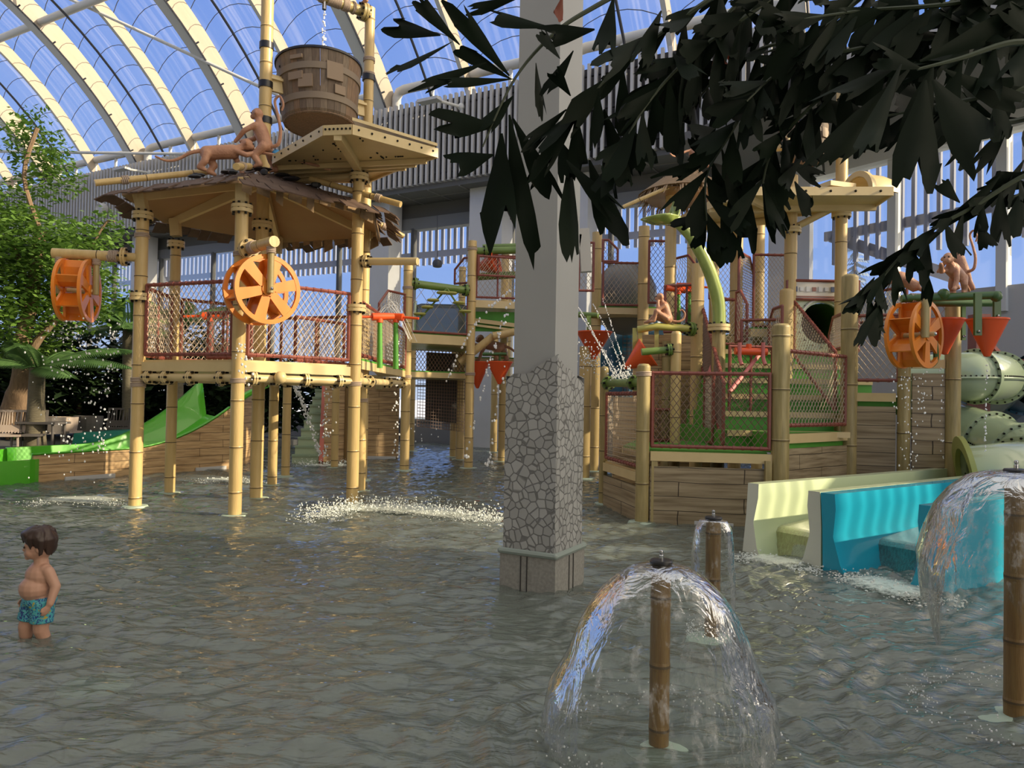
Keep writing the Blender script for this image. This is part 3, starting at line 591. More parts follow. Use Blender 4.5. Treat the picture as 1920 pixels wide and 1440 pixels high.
def sm(pts,k=4):       # smooth curve through points
    pts=[Vector(p) for p in pts]; out=[]
    for i in range(len(pts)-1):
        a=pts[max(i-1,0)];b=pts[i];c=pts[i+1];d=pts[min(i+2,len(pts)-1)]
        for j in range(k):
            t=j/k; out.append(.5*((2*b)+(c-a)*t+(2*a-5*b+4*c-d)*t*t+(3*b-a-3*c+d)*t**3))
    return out+[pts[-1]]
# water wheel in its own frame, axle along local Z
WHEEL=None
def wheel(label,c,axle,hang_up,spin):
    global WHEEL
    R=.43
    if WHEEL is None:
        r=thing('water_wheel_toy',label,'water wheel',(0,0,0),'orange water wheels'); h=.155
        for s in(-1,1):
            m=MB().lathe([(R-.055,s*h-.02),(R,s*h-.02),(R,s*h+.02),(R-.055,s*h+.02),(R-.055,s*h-.02)],(0,0,0),40,cap=False)
            for k in range(6):
                a=k*PI/3; d=V3(math.cos(a),math.sin(a),0); e=V3(-d.y,d.x,0)
                m.prism([d*.03-e*.05+V3(0,0,s*h-.016),d*(R-.03)-e*.075+V3(0,0,s*h-.016),d*(R-.03)+e*.075+V3(0,0,s*h-.016),d*.03+e*.05+V3(0,0,s*h-.016)],(0,0,.032))
            m.tube((0,0,s*h-.03),(0,0,s*h+.03),.085,n=16); build('side_disc',m,M['orange'],r,loc=(0,0,0))
        for k in range(6):
            a=k*PI/3; d=V3(math.cos(a),math.sin(a),0); e=V3(-d.y,d.x,0)
            q=[d*.09,d*.20-e*.03,d*.32-e*.025,d*(R-.02)+e*.03]
            vs=[];m=MB()
            for p in q: vs+=[p+V3(0,0,-h),p+V3(0,0,h),p+V3(0,0,h)+e*.014,p+V3(0,0,-h)+e*.014]
            m.add(vs,[(i*4+j,i*4+(j+1)%4,i*4+4+(j+1)%4,i*4+4+j) for i in range(3) for j in range(4)]+[(0,1,2,3),(12,15,14,13)])
            build('paddle',m,M['orange'],r,loc=(0,0,0),smooth=False)
        build('axle',MB().tube((0,0,-.25),(0,0,.25),.03,n=10).mat(1).ball((0,0,.255),.025,8),[M['tan'],M['chrome']],r,loc=(0,0,0)); WHEEL=r
    else: r=copy_tree(WHEEL); r['label']=label
    r.location=c; x,y,z=axes(axle); Mx=Matrix((x,y,z)).transposed()@Matrix.Rotation(spin,3,'Z'); r.rotation_euler=Mx.to_euler()
    return r
def cone_bucket(label,c,r0,h,group='red cone buckets',tilt=(0,0)):
    r=thing('cone_bucket',label,'bucket',c,group); r.rotation_euler=(tilt[0],tilt[1],0)
    build('cone',MB().lathe([(r0-.012,0),(r0+.008,0),(r0+.008,-.02),(r0-.004,-.025),(.035,-h),(.0,-h-.01)],(0,0,0),28,cap=False).lathe([(r0-.012,0),(.03,-h+.05)],(0,0,0),28,cap=False),M['red'],r,loc=(0,0,0)); return r
# ------------------------------------------------------------------ bucket tower on the left
A=W(253,950);B=W(440,967);C=W(660,946);D=W(675,921);E_=W(510,910);A2=W(318,925);O=W(480,935)
T=thing('play_tower','bamboo clad bucket tower with hexagonal deck, nets and shingle roof','play tower',(O.x,O.y,-.14))
post(T,A,4.05,.085,flanges=(4.03,2.9),ropes=(3.75,1.75,1.68)); post(T,B,4.05,.085,flanges=(4.0,2.88),ropes=(1.75,3.4)); post(T,C,4.82,.088,flanges=(4.78,2.86),ropes=(1.75,))
post(T,A2,3.95,.08,flanges=(3.92,),ropes=(3.3,)); post(T,D,8.08,.085,ropes=(7.2,6.95,1.5),flanges=()); post(T,O,8.75,.095,flanges=(4.15,))
for p in(E_,W(535,893),W(627,877)): post(T,p,1.9,.082)
post(T,W(681,900),3.3,.07)
for p,zz in((D,(5.95,6.9)),(O,(6.3,6.9,5.75))):
    for z in zz: build('clamp_band',MB().tube((p.x,p.y,z-.05),(p.x,p.y,z+.05),.108,n=14),M['black'],T)
hexa=[A,B,C,D,E_,A2]
deck(T,[O.lerp(p,1.02) for p in hexa],2.0,.13,top='tan')
for i,(p,q) in enumerate(((A,B),(B,C),(D,E_),(E_,A2),(A2,A))):
    u=(q-p).normalized()*.12
    fence(T,p+u,q-u,2.1,3.06 if i!=2 else 2.9,mid=(.5,) if i>1 else None)
    hpipe(T,(p.x,p.y,1.79),(q.x,q.y,1.79),.055,'tan',(.12,.3,.55,.85))
build('pipe_elbow',MB().ball(V3(*B.lerp(C,.33).xy,1.79)+V3(.05,-.12,.02),.085,12),M['tan'],T)
fence(T,A.lerp(O,.55),B.lerp(O,.55),2.1,2.75,mid=(.35,.7)); fence(T,C.lerp(O,.62),D.lerp(O,.2),2.1,2.75,mid=(.4,))
# roof: six sheets on ridge beams, shingles and poles on top
apx=V3(O.x,O.y,4.92); ev=[V3(*(O.lerp(p,1.16)).xy,4.27) for p in hexa]
for i in range(6):
    a,b=ev[i],ev[(i+1)%6]; build('roof_sheet',MB().prism([apx,a,b],(0,0,.03)),M['tanb'],T,False)
    build('ridge_beam',MB().bar(apx-V3(0,0,.10),a-V3(0,0,.02)-(a-apx)*.07,.07,.17).bar(a-(a-apx)*.12-V3(0,0,.02),V3(*hexa[i].xy,4.05),.12,.14,up=(1,0,0)),M['tan'],T,False)
sh=MB()
for i in range(6):
    a,b=ev[i],ev[(i+1)%6]; n=(a-apx).cross(b-apx).normalized(); n=n if n.z>0 else -n
    for k in range(7):
        q=.2+.86*k/6; p0=apx.lerp(a,q);p1=apx.lerp(b,q); w=(p1-p0).length; m_=max(2,int(w/.17)); dn=((p0+p1)/2-apx).normalized()
        for j in range(m_):
            if random.random()<.06: continue
            s=p0.lerp(p1,(j+.5)/m_)+n*(.05+random.uniform(0,.03)); ux=(p1-p0).normalized()*(w/m_*.5)*random.uniform(.8,1.15); L_=.22*random.uniform(.7,1.3)
            sh.prism([s-ux,s+ux,s+ux+dn*L_-n*.03,s-ux+dn*L_*random.uniform(.7,1)-n*.03],n*.015)
build('shingles',sh,M['shingle'],T,False)
for i in(1,2,3):       # ragged boards hanging under the eave, string lashings
    a,b=ev[i],ev[(i+1)%6]
    for j in range(9):
        s=a.lerp(b,(j+.5)/9); ux=(b-a).normalized()*random.uniform(.05,.11); L_=random.uniform(.06,.22)
        build('hanging_board',MB().prism([s-ux,s+ux,s+ux*.9+V3(0,0,-L_),s-ux*1.1+V3(0,0,-L_*.7)],(apx-s).normalized()*.015),M['thatch'],T,False)
for i,(k0,k1) in enumerate(((.45,1.36),(.72,1.27),(.5,1.42),(.6,1.42),(.5,1.3),(.5,1.36))):
    d=(V3(*hexa[i].xy,4.05)-apx); b_=apx+V3(0,0,.14); s=V3(hexa[i].x-O.x,hexa[i].y-O.y,-.5)
    m=MB().bamboo(b_+s*k0,b_+s*k1,.045,.6,10); m.mat(0); build('roof_pole',m,[M['bamboo'],M['node']],T)
    build('rope_lashing',MB().rope(b_+s*(k1-.22),s,.052,4,.012),M['rope'],T)
for i in range(22):
    q=random.uniform(.1,.9); k=random.choice((0,1,2)); p=apx.lerp(ev[k].lerp(ev[k+1],random.random()),q)+V3(0,0,.14); build('roof_litter',MB().ball(p,(random.uniform(.05,.16),random.uniform(.03,.1),random.uniform(.02,.05)),6),M['black'],T)
build('blue_ball',MB().ball(apx+V3(.35,-.5,.16),.07,10),mat('blue_ball',(.05,.25,.5),.4),T)
build('ridge_string',MB().path(sm([apx+V3(-.3,-.45,.22),apx+V3(.35,-.6,.12),apx+V3(1.15,-.5,-.05)],6),.022,6),M['monkey'],T)
# beam and tub bracket between the two tall posts
b0=V3(O.x,O.y,7.98);b1=V3(D.x,D.y,7.98); bm=build('bucket_beam',MB().bamboo(b0,b1,.085,.5),[M['bamboo2'],M['node']],T)
for t in(.13,.93): build('flange',MB().flange(b0.lerp(b1,t),b1-b0,.15),[M['bamboo2'],M['bolt']],bm)
for t,k in((.22,6),(.36,8),(.5,3),(.62,10),(.74,5),(.82,2)): build('rope_lashing',MB().rope(b0.lerp(b1,t),b1-b0,.092,k,.012),M['rope'],bm)
build('tap',MB().tube(b0.lerp(b1,.53)+V3(0,0,-.02),b0.lerp(b1,.53)+V3(0,0,-.2),.035,n=8),M['chrome'],bm)
# splash plate below the tub
z=4.95; sp_=[Z(*q,z) for q in((512,302),(607,248),(660,246),(820,290),(742,316),(690,338),(520,336))]
pc=sum(sp_,V3(0,0,0))/7; s=MB().prism(sp_,(0,0,.02))
for i in range(7): s.bar(sp_[i]+V3(0,0,.02),sp_[(i+1)%7]+V3(0,0,.02),.03,.13)
s.mat(1)
for i in range(7):
    for j in range(7): q=sp_[i].lerp(sp_[(i+1)%7],(j+.5)/7); s.ball(q+(q-pc).normalized()*.02+V3(0,0,.03),.016,6)
for i in range(60):
    a,b=random.choice([(0,3),(1,5),(2,4),(6,2)]); q=sp_[a].lerp(sp_[b],random.uniform(.08,.92)); s.ball(q-V3(0,0,.004),.014,6)
spl=build('splash_plate',s,[M['tan'],M['bolt']],T,False)
s=MB()
for q in(.25,.5,.75): s.bar(sp_[0].lerp(sp_[6],q)-V3(0,0,.04),sp_[3].lerp(sp_[4],q)-V3(0,0,.04),.05,.07)
s.bar(sp_[1].lerp(sp_[2],.5)-V3(0,0,.05),sp_[5]-V3(0,0,.05),.1,.12); s.tube(sp_[6]-V3(0,0,.05),V3(C.x,C.y,4.8),.06)
build('plate_rib',s,M['tan'],spl,False)
build('raised_board',MB().prism([sp_[2]+V3(0,0,.14),sp_[3]+V3(0,0,.12),sp_[4]+V3(0,0,.2),sp_[2].lerp(sp_[5],.5)+V3(0,0,.35)],(0,0,.04)),M['tan'],spl,False)
# tipping tub
pm=(b0+b1)/2; TB=thing('tipping_tub','large round grey wooden tipping tub hung between the two tall bamboo posts','tub',(pm.x,pm.y,6.36))
def tub(prof,mats,name,parent,n=44): return build(name,MB().lathe(prof,(0,0,0),n,cap=False),mats,parent,loc=(0,0,0))
w_=woods=[mat('stave_wood_%s'%k,c,.65,noise_amt=.7,nscale=5,stretch=(9,9,1),col2=tuple(x*.5 for x in c)) for k,c in(('grey',(.21,.155,.105)),('brown',(.24,.15,.085)),('dark',(.15,.105,.07)))]
m=MB(); ns=34
for k in range(ns):
    a0_=2*PI*k/ns+.003; a1_=2*PI*(k+1)/ns-.003; m.mat(random.randrange(3)); prof=[(.535,-.50),(.572,-.44),(.665,.48)]
    vs=[V3(r_*math.cos(a),r_*math.sin(a),z_) for a in(a0_,(a0_+a1_)/2,a1_) for r_,z_ in prof]; inn=[V3(p_.x*.94,p_.y*.94,p_.z) for p_ in vs]
    m.add(vs+inn,[(i*3+j,i*3+3+j,i*3+4+j,i*3+1+j) for i in(0,1) for j in(0,1)]+[(0,1,10,9),(1,2,11,10),(6,15,16,7),(7,16,17,8),(2,5,14,11),(5,8,17,14)])
build('barrel',m,woods,TB,False,loc=(0,0,0)); tub([(.0,-.49),(.55,-.49),(.55,-.45),(0,-.45)],woods[1],'bottom_board',TB)
tub([(.655,.455),(.685,.455),(.685,.49),(.655,.49)],M['black'],'rim_band',TB)
for z_ in(-.25,.20):
    rr=.615+.1*z_; tub([(rr-.01,z_-.05),(rr+.016,z_-.05),(rr+.022,z_+.05),(rr-.01,z_+.05)],mat('grey_hoop_wood',(.22,.17,.12),.6),'hoop',TB)
patchm=mat('patch_wood',(.25,.18,.12),.6)
for a,z_,hh,ww in((-1.85,.33,.06,.2),(-1.9,.05,.12,.24),(-1.65,-.04,.2,.22),(-.95,.14,.28,.26),(-.8,-.12,.14,.18)):
    d=V3(math.cos(a),math.sin(a),0); build('patch_board',MB().box(d*(.63+.1*z_)+V3(0,0,z_),(ww,.03,hh),a+PI/2),patchm,TB,False,loc=(0,0,0))
ax=(b1-b0).normalized()
for s in(-1,1):
    m=MB().bar(ax*(s*.60),ax*(s*.84),.05,.26).box(ax*(s*.72)+V3(0,0,.06),(.24,.14,.04),math.atan2(ax.y,ax.x)); m.mat(1)
    for z_ in(-.3,-.1,.1,.3): m.ball(ax*(s*.645)+V3(0,0,z_),.02,6)
    build('pivot_bracket',m,[M['tan'],M['bolt']],TB,False,loc=(0,0,0))
TB.rotation_euler=Matrix.Rotation(math.radians(-4),3,ax).to_euler()
st=MB()
for i in range(22): st.ball(b0.lerp(b1,.53)+V3(random.gauss(0,.015),random.gauss(0,.015),-.22-i*.04),random.uniform(.008,.018),5)
# monkeys
monkey('pinkish monkey statue on all fours at the right end of the beam above the tub',b0.lerp(b1,.80)+V3(0,0,.10),PI*.93,'crawl',.82)
monkey('monkey statue on the beam above the tub, partly cut off by the top edge',b0.lerp(b1,.30)+V3(0,0,.10),-.1,'crawl',1.05)
monkey('standing monkey statue with curled up tail on the tower roof beside the centre post',V3(*P(492,330,10.8).xy,4.86),PI*.95,'stand',.98)
monkey('crawling monkey statue with long straight tail on the tower roof, left of the standing one',V3(*P(415,338,10.6).xy,4.72),.35,'crawl',1.0)
# wheels with their arms
ar=V3(-.98,-.2,0).normalized(); hz=P(255,483,10.34).z; a0=V3(A.x,A.y,hz)
def arm(root_label,p,d,L_,hz_,wc,hd,label):
    r=thing('wheel_arm',label,'support arm',p)
    o=build('arm',MB().bamboo(p+d*.22,p+d*L_,.07,.5),[M['bamboo'],M['node']],r); build('stub',MB().tube(p,p+d*.25,.06),M['bamboo'],r)
    build('flange',MB().flange(p+d*.22,d,.13,nb=6,t=.03),[M['bamboo'],M['bolt']],o); build('rope_lashing',MB().rope(p+d*.36,d,.075,6,.011),M['rope'],o)
    for s in hd:
        q=p+d*s; build('hanger',MB().tube(q,V3(q.x,q.y,wc.z-.05),.042),M['bamboo2'],r); build('rope_lashing',MB().rope(q-V3(0,0,.1),(0,0,1),.05,4,.011),M['rope'],o)
    return r
wc=V3(*(a0+ar*.80).xy,P(138,545,10.2).z)
arm('',a0,ar,1.12,hz,wc,(.57,1.03),'bamboo arm reaching left from the corner post, holding the left wheel'); wheel('orange water wheel seen nearly edge on, hanging left of the tower',wc,ar,0,.3)
br_=V3(.70,-.71,0).normalized(); hz=P(455,470,9.7).z; a0=V3(B.x,B.y,hz); wc=V3(*(a0+br_*.62).xy,P(497,545,9.3).z)
arm('',a0,br_,.92,hz,wc,(.84,),'short bamboo arm reaching forward from the front post, holding the large round wheel'); wheel('orange six spoke water wheel facing the viewer in front of the tower net',wc,br_,0,.25)
# spray nozzle pole to the right
p=P(690,491,10.9); q=P(783,490,10.6); hpipe(T,V3(C.x,C.y,p.z),q,.055,'tan',(.16,),'spray_pipe')
# ------------------------------------------------------------------ water cannons
def cannon(label,x,y0,y1,Y,rz=0,pm='green'):
    p=P(x,y0,Y);q=P(x,y1,Y); r=thing('water_cannon',label,'water cannon',q,'red and green water cannons')
    build('stand',MB().tube(q,p,.045,.035),M[pm],r)
    d=V3(math.cos(rz),math.sin(rz),.08); build('barrel',MB().tube(p+V3(0,0,.05)-d*.12,p+V3(0,0,.05)+d*.22,.06,.05).tube(p-V3(0,0,.04),p+V3(0,0,.06),.05),M['red'],r)
    build('handle',MB().tube(p+V3(0,0,.05)-d*.1,p+V3(0,0,.05)-d*.38,.02),M['red'],r); return r
cannon('red water cannon on a green stand, left one behind the walkway net',712,600,690,11.3,.5)
cannon('red water cannon on a green stand, right one before the short walkway post',742,600,692,11.6,2.9)
cannon('red water cannon inside the hexagonal deck, seen through the left net',395,598,660,11.2,.2,'rail')
# ------------------------------------------------------------------ climbing course in the middle
G=W(758,882);H=W(878,878);K=W(850,857);K2=W(862,862);N1=W(925,848);N2=W(948,850);G2=W(770,846)
T2=thing('climbing_course','bamboo clad net climbing course with several decks behind the bucket tower','play tower',(-1.6,17.5,-.14))
post(T2,G,P(765,498,G.y).z,.10,ropes=(2.0,3.9)); post(T2,H,P(885,452,H.y).z,.10,ropes=(2.1,4.9)); 
for p,t in((K,3.0),(K2,3.3),(N1,3.6),(N2,5.0),(G2,3.0)): post(T2,p,t,.10)
post(T2,P(867,520,19),4.9,.09); post(T2,P(948,460,18.5),5.3,.10)
# walkway from the tower
deck(T2,[C.lerp(G,.03),G.lerp(C,.02),G+V3(-.6,.1,0),D+V3(.15,.2,0)],2.12,.13)
fence(T2,C.lerp(G,.05),G.lerp(C,.04),2.2,(3.0,2.95),cell=.10); fence(T2,G+V3(-.45,-.9,0),G+V3(-.05,-.1,0),2.2,3.75,cell=.10,cut=-.3)
fence(T2,D.lerp(G,.1)+V3(.1,0,0),G+V3(-.6,.1,0),2.2,3.0,cell=.12)
hpipe(T2,(C.x,C.y,1.8),(G.x,G.y,1.85),.06,'tan',(.2,.55,.85))
# middle deck with clear crawl tunnel
z2=P(820,628,16.3).z; deck(T2,[G,H,H+V3(-.3,2.6,0),G+V3(-.3,2.8,0)],z2,.2); z3=P(920,568,17).z
tu=thing('crawl_tunnel','smoky clear crawl tunnel bubble lying on the middle deck','tunnel',(*P(830,600,17.4).xy,z2+.03))
c=P(830,592,17.4); c.z=z2+.42; a=c+V3(-.62,0,0); b=c+V3(.62,.1,0)
build('tube_shell',MB().lathe([(.36,0),(.40,.12),(.40,1.1),(.36,1.24)],a,20,b-a,cap=False),M['tunnel'],tu); m=MB()
for q in(a,b): m.lathe([(.35,-.02),(.46,-.02),(.46,.02),(.35,.02),(.35,-.02)],q,20,b-a,cap=False)
build('end_ring',m,M['pale2'],tu); build('foot_rail',MB().box(c+V3(0,0,-.41),(1.3,.5,.05)),M['slat'],tu,False)
fence(T2,G.lerp(H,.06),H.lerp(G,.06),z2+.05,z2+1.02,cell=.3,m='net'); 
hpipe(T2,P(770,531,16.0),P(878,545,16.6),.085,'gpipe',(.07,.95),'beam',1.6)
# hanging stepping pads
pd_=MB(); rp=MB(); L1=[(830,549),(812,563),(801,576),(787,589)]; L2=[(846,550),(860,568),(872,584)]
ps=[P(x,y,16.1) for x,y in L1]; ps2=[P(x,y,16.3) for x,y in L2]
for lst,l in((ps,'left'),(ps2,'right')):
    r=thing('stepping_pads','yellow green disc steps strung on a slanting rope, %s flight under the green beam'%l,'climbing steps',(*lst[-1].xy,lst[-1].z-.1))
    top=P(838,541,16.2); build('rope',MB().tube(top,lst[-1]+V3(0,0,-.1),.022,n=6),M['gpipe'],r)
    for p in lst: build('pad',MB().lathe([(.02,-.02),(.11,-.025),(.14,0),(.12,.025),(.02,.03)],p,16),mat('pad_yellow',(.42,.40,.10),.5),r)
# cargo net room below
d0=G+V3(.1,.6,0); d1=H+V3(-.15,.6,0); cn=build('cargo_net',MB().net(V3(*d0.xy,2.15),V3(*d1.xy,2.15),V3(*d1.xy,z2-.3),V3(*d0.xy,z2-.3),.09,.008),M['netd'],T2)
zl=P(810,700,17.5).z; deck(T2,[G+V3(0,.5,0),H+V3(-.1,.5,0),H+V3(-.3,2.8,0),G+V3(-.3,3.0,0)],zl,.12); build('cargo_net',MB().net(V3(*(d0+V3(0,.6,0)).xy,.9),V3(*(d1+V3(0,.6,0)).xy,.75),V3(*(d1+V3(0,.6,0)).xy,zl-.15),V3(*(d0+V3(0,.6,0)).xy,zl-.15),.07,.007,True),M['netd'],T2)
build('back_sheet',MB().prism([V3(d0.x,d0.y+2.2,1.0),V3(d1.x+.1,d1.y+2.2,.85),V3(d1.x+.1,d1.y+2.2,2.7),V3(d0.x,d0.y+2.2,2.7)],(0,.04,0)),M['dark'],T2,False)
# upper deck right
e0=H+V3(.05,0,0); e1=V3(.75,17.0,0); deck(T2,[e0,e1,e1+V3(0,2.6,0),e0+V3(-.1,2.6,0)],z3,.14,top='tan')
build('deck_skirt',MB().box(((e0.x+e1.x)/2,17.1,z3-.42),(1.6,.06,.45)),M['green'],T2,False)
build('beam',MB().bar(P(885,600,17),P(965,610,17),.07,.09).bar(P(885,609,17),P(965,619,17),.06,.05),M['tan'],T2,False)
fence(T2,e0+V3(.05,.1,0),e1,z3+.1,P(920,482,17).z,cell=.11,mid=(.3,)); fence(T2,P(852,560,17.2),P(880,560,17.0),P(852,532,17.2).z,P(870,484,17.1).z,cell=.11,cut=-.25)
hpipe(T2,P(888,471,16.8),P(972,469,16.9),.085,'gpipe',(.28,),'beam',1.5); hpipe(T2,P(905,463,17),P(975,461,17.1),.06,'gpipe',(),'beam'); hpipe(T2,P(893,519,16.9),P(972,515,17),.085,'gpipe',(),'beam')
fence(T2,e0+V3(.1,-.05,0),e1,P(900,519,16.9).z,P(900,484,16.9).z,cell=.11)
for x0,y0,x1,y1,Y in((965,622,925,630,16.8),(925,630,862,680,16.9),(862,664,855,700,17.5)): hpipe(T2,P(x0,y0,Y),P(x1,y1,Y),.09,'bamboo',(),'slanting_pipe')
deck(T2,[P(886,680,18),P(965,680,18),P(965,680,20),P(886,680,20)],P(920,672,18).z,.12)
cone_bucket('red cone bucket hanging upright left of the mosaic pillar, lower one',P(937,678,16.6),.29,.50); cone_bucket('red cone bucket half hidden behind the thick bamboo post left of the pillar',P(896,678,17.4),.28,.62)
cone_bucket('red cone bucket tipped on its side behind the upper net left of the pillar',P(932,492,17.0),.30,.52,tilt=(.3,1.35))
r=monkey('reddish brown monkey statue crouching behind the lower cones left of the pillar',P(925,672,17.8)+V3(0,0,-.05),2.6,'crawl',1.15)
hg=thing('bucket_hanger','dark green frame above the lower red cone left of the pillar','hanger',P(925,668,16.6)); build('frame_bar',MB().tube(P(905,664,16.6),P(950,664,16.6),.04).tube(P(937,664,16.6),P(937,678,16.6),.025),M['dgreen'],hg)
# small hanging camera
p=P(820,494,22); sc_=thing('hanging_floodlight','small dark floodlight hanging on a long cord before the striped window','light',p)
build('cord',MB().tube(p+V3(0,0,.1),P(820,404,22),.012,n=5),M['cable'],sc_); build('housing',MB().lathe([(.08,-.12),(.13,-.1),(.15,.0),(.12,.08),(.05,.12)],p,12),M['cable'],sc_)
# green stair chute and timber walls below the tower
SR=thing('stair_chute','pale green stepped chute with a red handrail below the hexagonal deck','stairs',(*W(575,868).xy,-.14))
s0=W(547,868);s1=W(597,868); vd=V3(.05,1,0).normalized(); m=MB()
for k in range(9):
    z0=.05+k*.19; p=s0+vd*(k*.2);q=s1+vd*(k*.2); m.mat(0); m.prism([V3(*p.xy,-.14),V3(*q.xy,-.14),V3(*q.xy,z0+.14),V3(*p.xy,z0+.14)],vd*.2); m.mat(1); m.prism([V3(*p.xy,z0+.10)-vd*.03,V3(*q.xy,z0+.10)-vd*.03,V3(*q.xy,z0+.15)-vd*.03,V3(*p.xy,z0+.15)-vd*.03],vd*.1)
build('step',m,[mat('sage_riser',(.42,.52,.36),.45),mat('sage_nosing',(.30,.40,.27),.45)],SR,False)
build('handrail',MB().bar(s1+V3(.06,0,0),P(609,700,18.8),.1,.16).bar(s0+V3(-.08,0,0),P(545,700,18.8),.05,.10),mat('coral_rail',(.50,.12,.07),.4),SR,False)
w1=thing('timber_wall','brown plank wall right of the red handrail under the tower','wall panel',(*W(625,866).xy,-.14)); a=W(606,866);b=W(652,866)
build('plank_panel',MB().prism([V3(*a.xy,-.14),V3(*b.xy,-.14),V3(*b.xy,2.0),V3(*a.xy,2.0)],(0,.08,0)),M['plank'],w1,False); build('corner_cap',MB().tube(V3(*b.xy,-.14),V3(*b.xy,2.0),.10),M['bamboo3'],w1)
a=W(686,860);b=W(746,858); w2=thing('timber_wall','tall brown plank wall with a rounded slot between two tower posts','wall panel',(*((a+b)/2).xy,-.14))
build('plank_panel',MB().prism([V3(*a.xy,-.14),V3(*b.xy,-.14),V3(*b.xy,2.05),V3(*a.xy,2.05)],(0,.08,0)),M['plank'],w2,False)
c=a.lerp(b,.3); build('slot_patch',MB().box((c.x,c.y-.02,1.92),(.28,.03,.36)),M['bamboo2'],w2,False); build('drain_strip',MB().box((a.x+.35,a.y-.05,.03),(.8,.04,.08)),M['white'],w2,False)
# ------------------------------------------------------------------ green slide on the far left
a=W(62,905); b=W(430,878); bk=V3(-.95,.62,0).normalized()*1.05; e=(b-a); u=e.normalized()
SL=thing('green_slide','long bright green slide curving down to the water along a plank wall','slide',(*((a+b)/2).xy,-.14))
n=24; fr_=[];bkp=[];flo=[]
for i in range(n+1):
    t=i/n; p=a.lerp(b,t)
    if t>.999: p=b
    zf=.47+.06*t+.75*max(0,(t-.42)/.58)**2.0; zb=.52+.05*t+1.28*max(0,(t-.35)/.65)**1.8
    fr_.append(V3(*p.xy,zf)); bkp.append(V3(*(p+bk).xy,zb)); flo.append((V3(*(p+bk*.22).xy,zf-.28+.1*t),V3(*(p+bk*.8).xy,zf-.28+.1*t)))
m=MB(); prof=[]
for i in range(n+1):
    f,bq=fr_[i],bkp[i]; g0,g1=flo[i]; prof+=[f,f+bk*.05,f+bk*.08-V3(0,0,.12),g0,g0.lerp(g1,.5)-V3(0,0,.04),g1,bq-bk*.08-V3(0,0,.25),bq-bk*.05,bq]
m.add(prof,[(i*9+k,i*9+k+1,(i+1)*9+k+1,(i+1)*9+k) for i in range(n) for k in range(8)]); 
sh_=build('trough',m,M['greens'],SL); md=sh_.modifiers.new('shell','SOLIDIFY'); md.thickness=.03; md.offset=-1
m=MB()     # mouth: tall green splash wall running left out of view
q0=a+V3(.02,.02,0)
m.prism([V3(*q0.xy,-.14),V3(*(q0-u*1.5).xy,-.14),V3(*(q0-u*1.5).xy,.36),V3(*q0.xy,.40)],V3(-.02,.02,0)*2); m.prism([V3(*(q0+bk).xy,-.14),V3(*(q0+bk-u*1.8).xy,-.14),V3(*(q0+bk-u*1.8).xy,.48),V3(*(q0+bk).xy,.52)],V3(-.02,.02,0)*2); m.box(q0-u*.02+V3(0,0,.1),(.1,.1,.6))
build('splash_wall',m,M['greens'],SL,False)
vs=[]; 
for f in fr_: vs+=[V3(f.x,f.y,-.14),f-V3(0,0,.01)]
pw_=build('plank_wall',MB().add(vs,[(i*2,i*2+2,i*2+3,i*2+1) for i in range(n)]),M['plank'],SL,False); md=pw_.modifiers.new('thick','SOLIDIFY'); md.thickness=.06; md.offset=-1
for t0,t1 in((.13,.36),(.79,.97)): build('drain_strip',MB().bar(a.lerp(b,t0)+V3(.04,-.03,.03),a.lerp(b,t1)+V3(.04,-.03,.03),.04,.07),M['white'],SL,False)
m=MB(); g_=W(488,862)
for i in range(6):
    p=b.lerp(g_,i/6);q=b.lerp(g_,(i+1)/6); m.prism([V3(*p.xy,-.14),V3(*(p.lerp(q,.9)).xy,-.14),V3(*(p.lerp(q,.9)).xy,1.5+.13*i),V3(*p.xy,1.4+.13*i)],(0,.06,0))
build('board_wall',m,M['plank'],SL,False)
m=MB().path(sm([P(430,775,15.8),P(455,745,16.3),P(500,722,17),P(540,700,18)],5),.07,8); build('upper_edge',m,M['greens'],SL)
# teal basin behind
a=P(131,812,18);b=P(262,808,19.5); o=build('teal_basin',MB().prism([V3(*a.xy,-.14),V3(*b.xy,-.14),V3(*b.xy,P(262,806,19.5).z),V3(a.x+.1,a.y,P(135,812,18).z)],V3(-.3,1,0)*.8),M['teal'],None,False); tag(o,'low dark teal basin wall behind the green slide','basin wall')
# ------------------------------------------------------------------ planting on the far left
gl_=MB().box((-20,24,.1),(24,9,.6)); struct('floor_terrace',MB().prism([V3(-32,16.5,-.14),V3(-8.5,17.6,-.14),V3(-6.5,24,-.14),V3(-14,30,-.14),V3(-30,40,-.14)],(0,0,.3)),mat('dark_paving',(.10,.10,.095),.8))
def leafcloud(mb,blobs,n,size,dropz=.3):
    tot=sum(b[1][0]*b[1][1]*b[1][2] for b in blobs)
    for c,R in blobs:
        k=int(n*R[0]*R[1]*R[2]/tot)
        for i in range(k):
            d=V3(random.gauss(0,1),random.gauss(0,1),random.gauss(0,1)).normalized(); q=random.random()**.45
            p=c+V3(d.x*R[0],d.y*R[1],d.z*R[2])*q; a=random.uniform(0,6.28); s=size*random.uniform(.6,1.3)
            dv=V3(math.cos(a),math.sin(a),random.uniform(-.8,.4)).normalized(); sd=dv.cross(V3(random.gauss(0,.4),random.gauss(0,.4),1)).normalized()
            mb.quad(p,p+dv*s*.5+sd*s*.26,p+dv*s,p+dv*s*.5-sd*s*.26)
    return mb
F=thing('fig_tree','tall small-leaved tree with sunlit crown at the far left','tree',(*P(20,795,17.5).xy,.16))
Yt=17.5
def PT(x,y,dy=0): return P(x,y,Yt+dy)
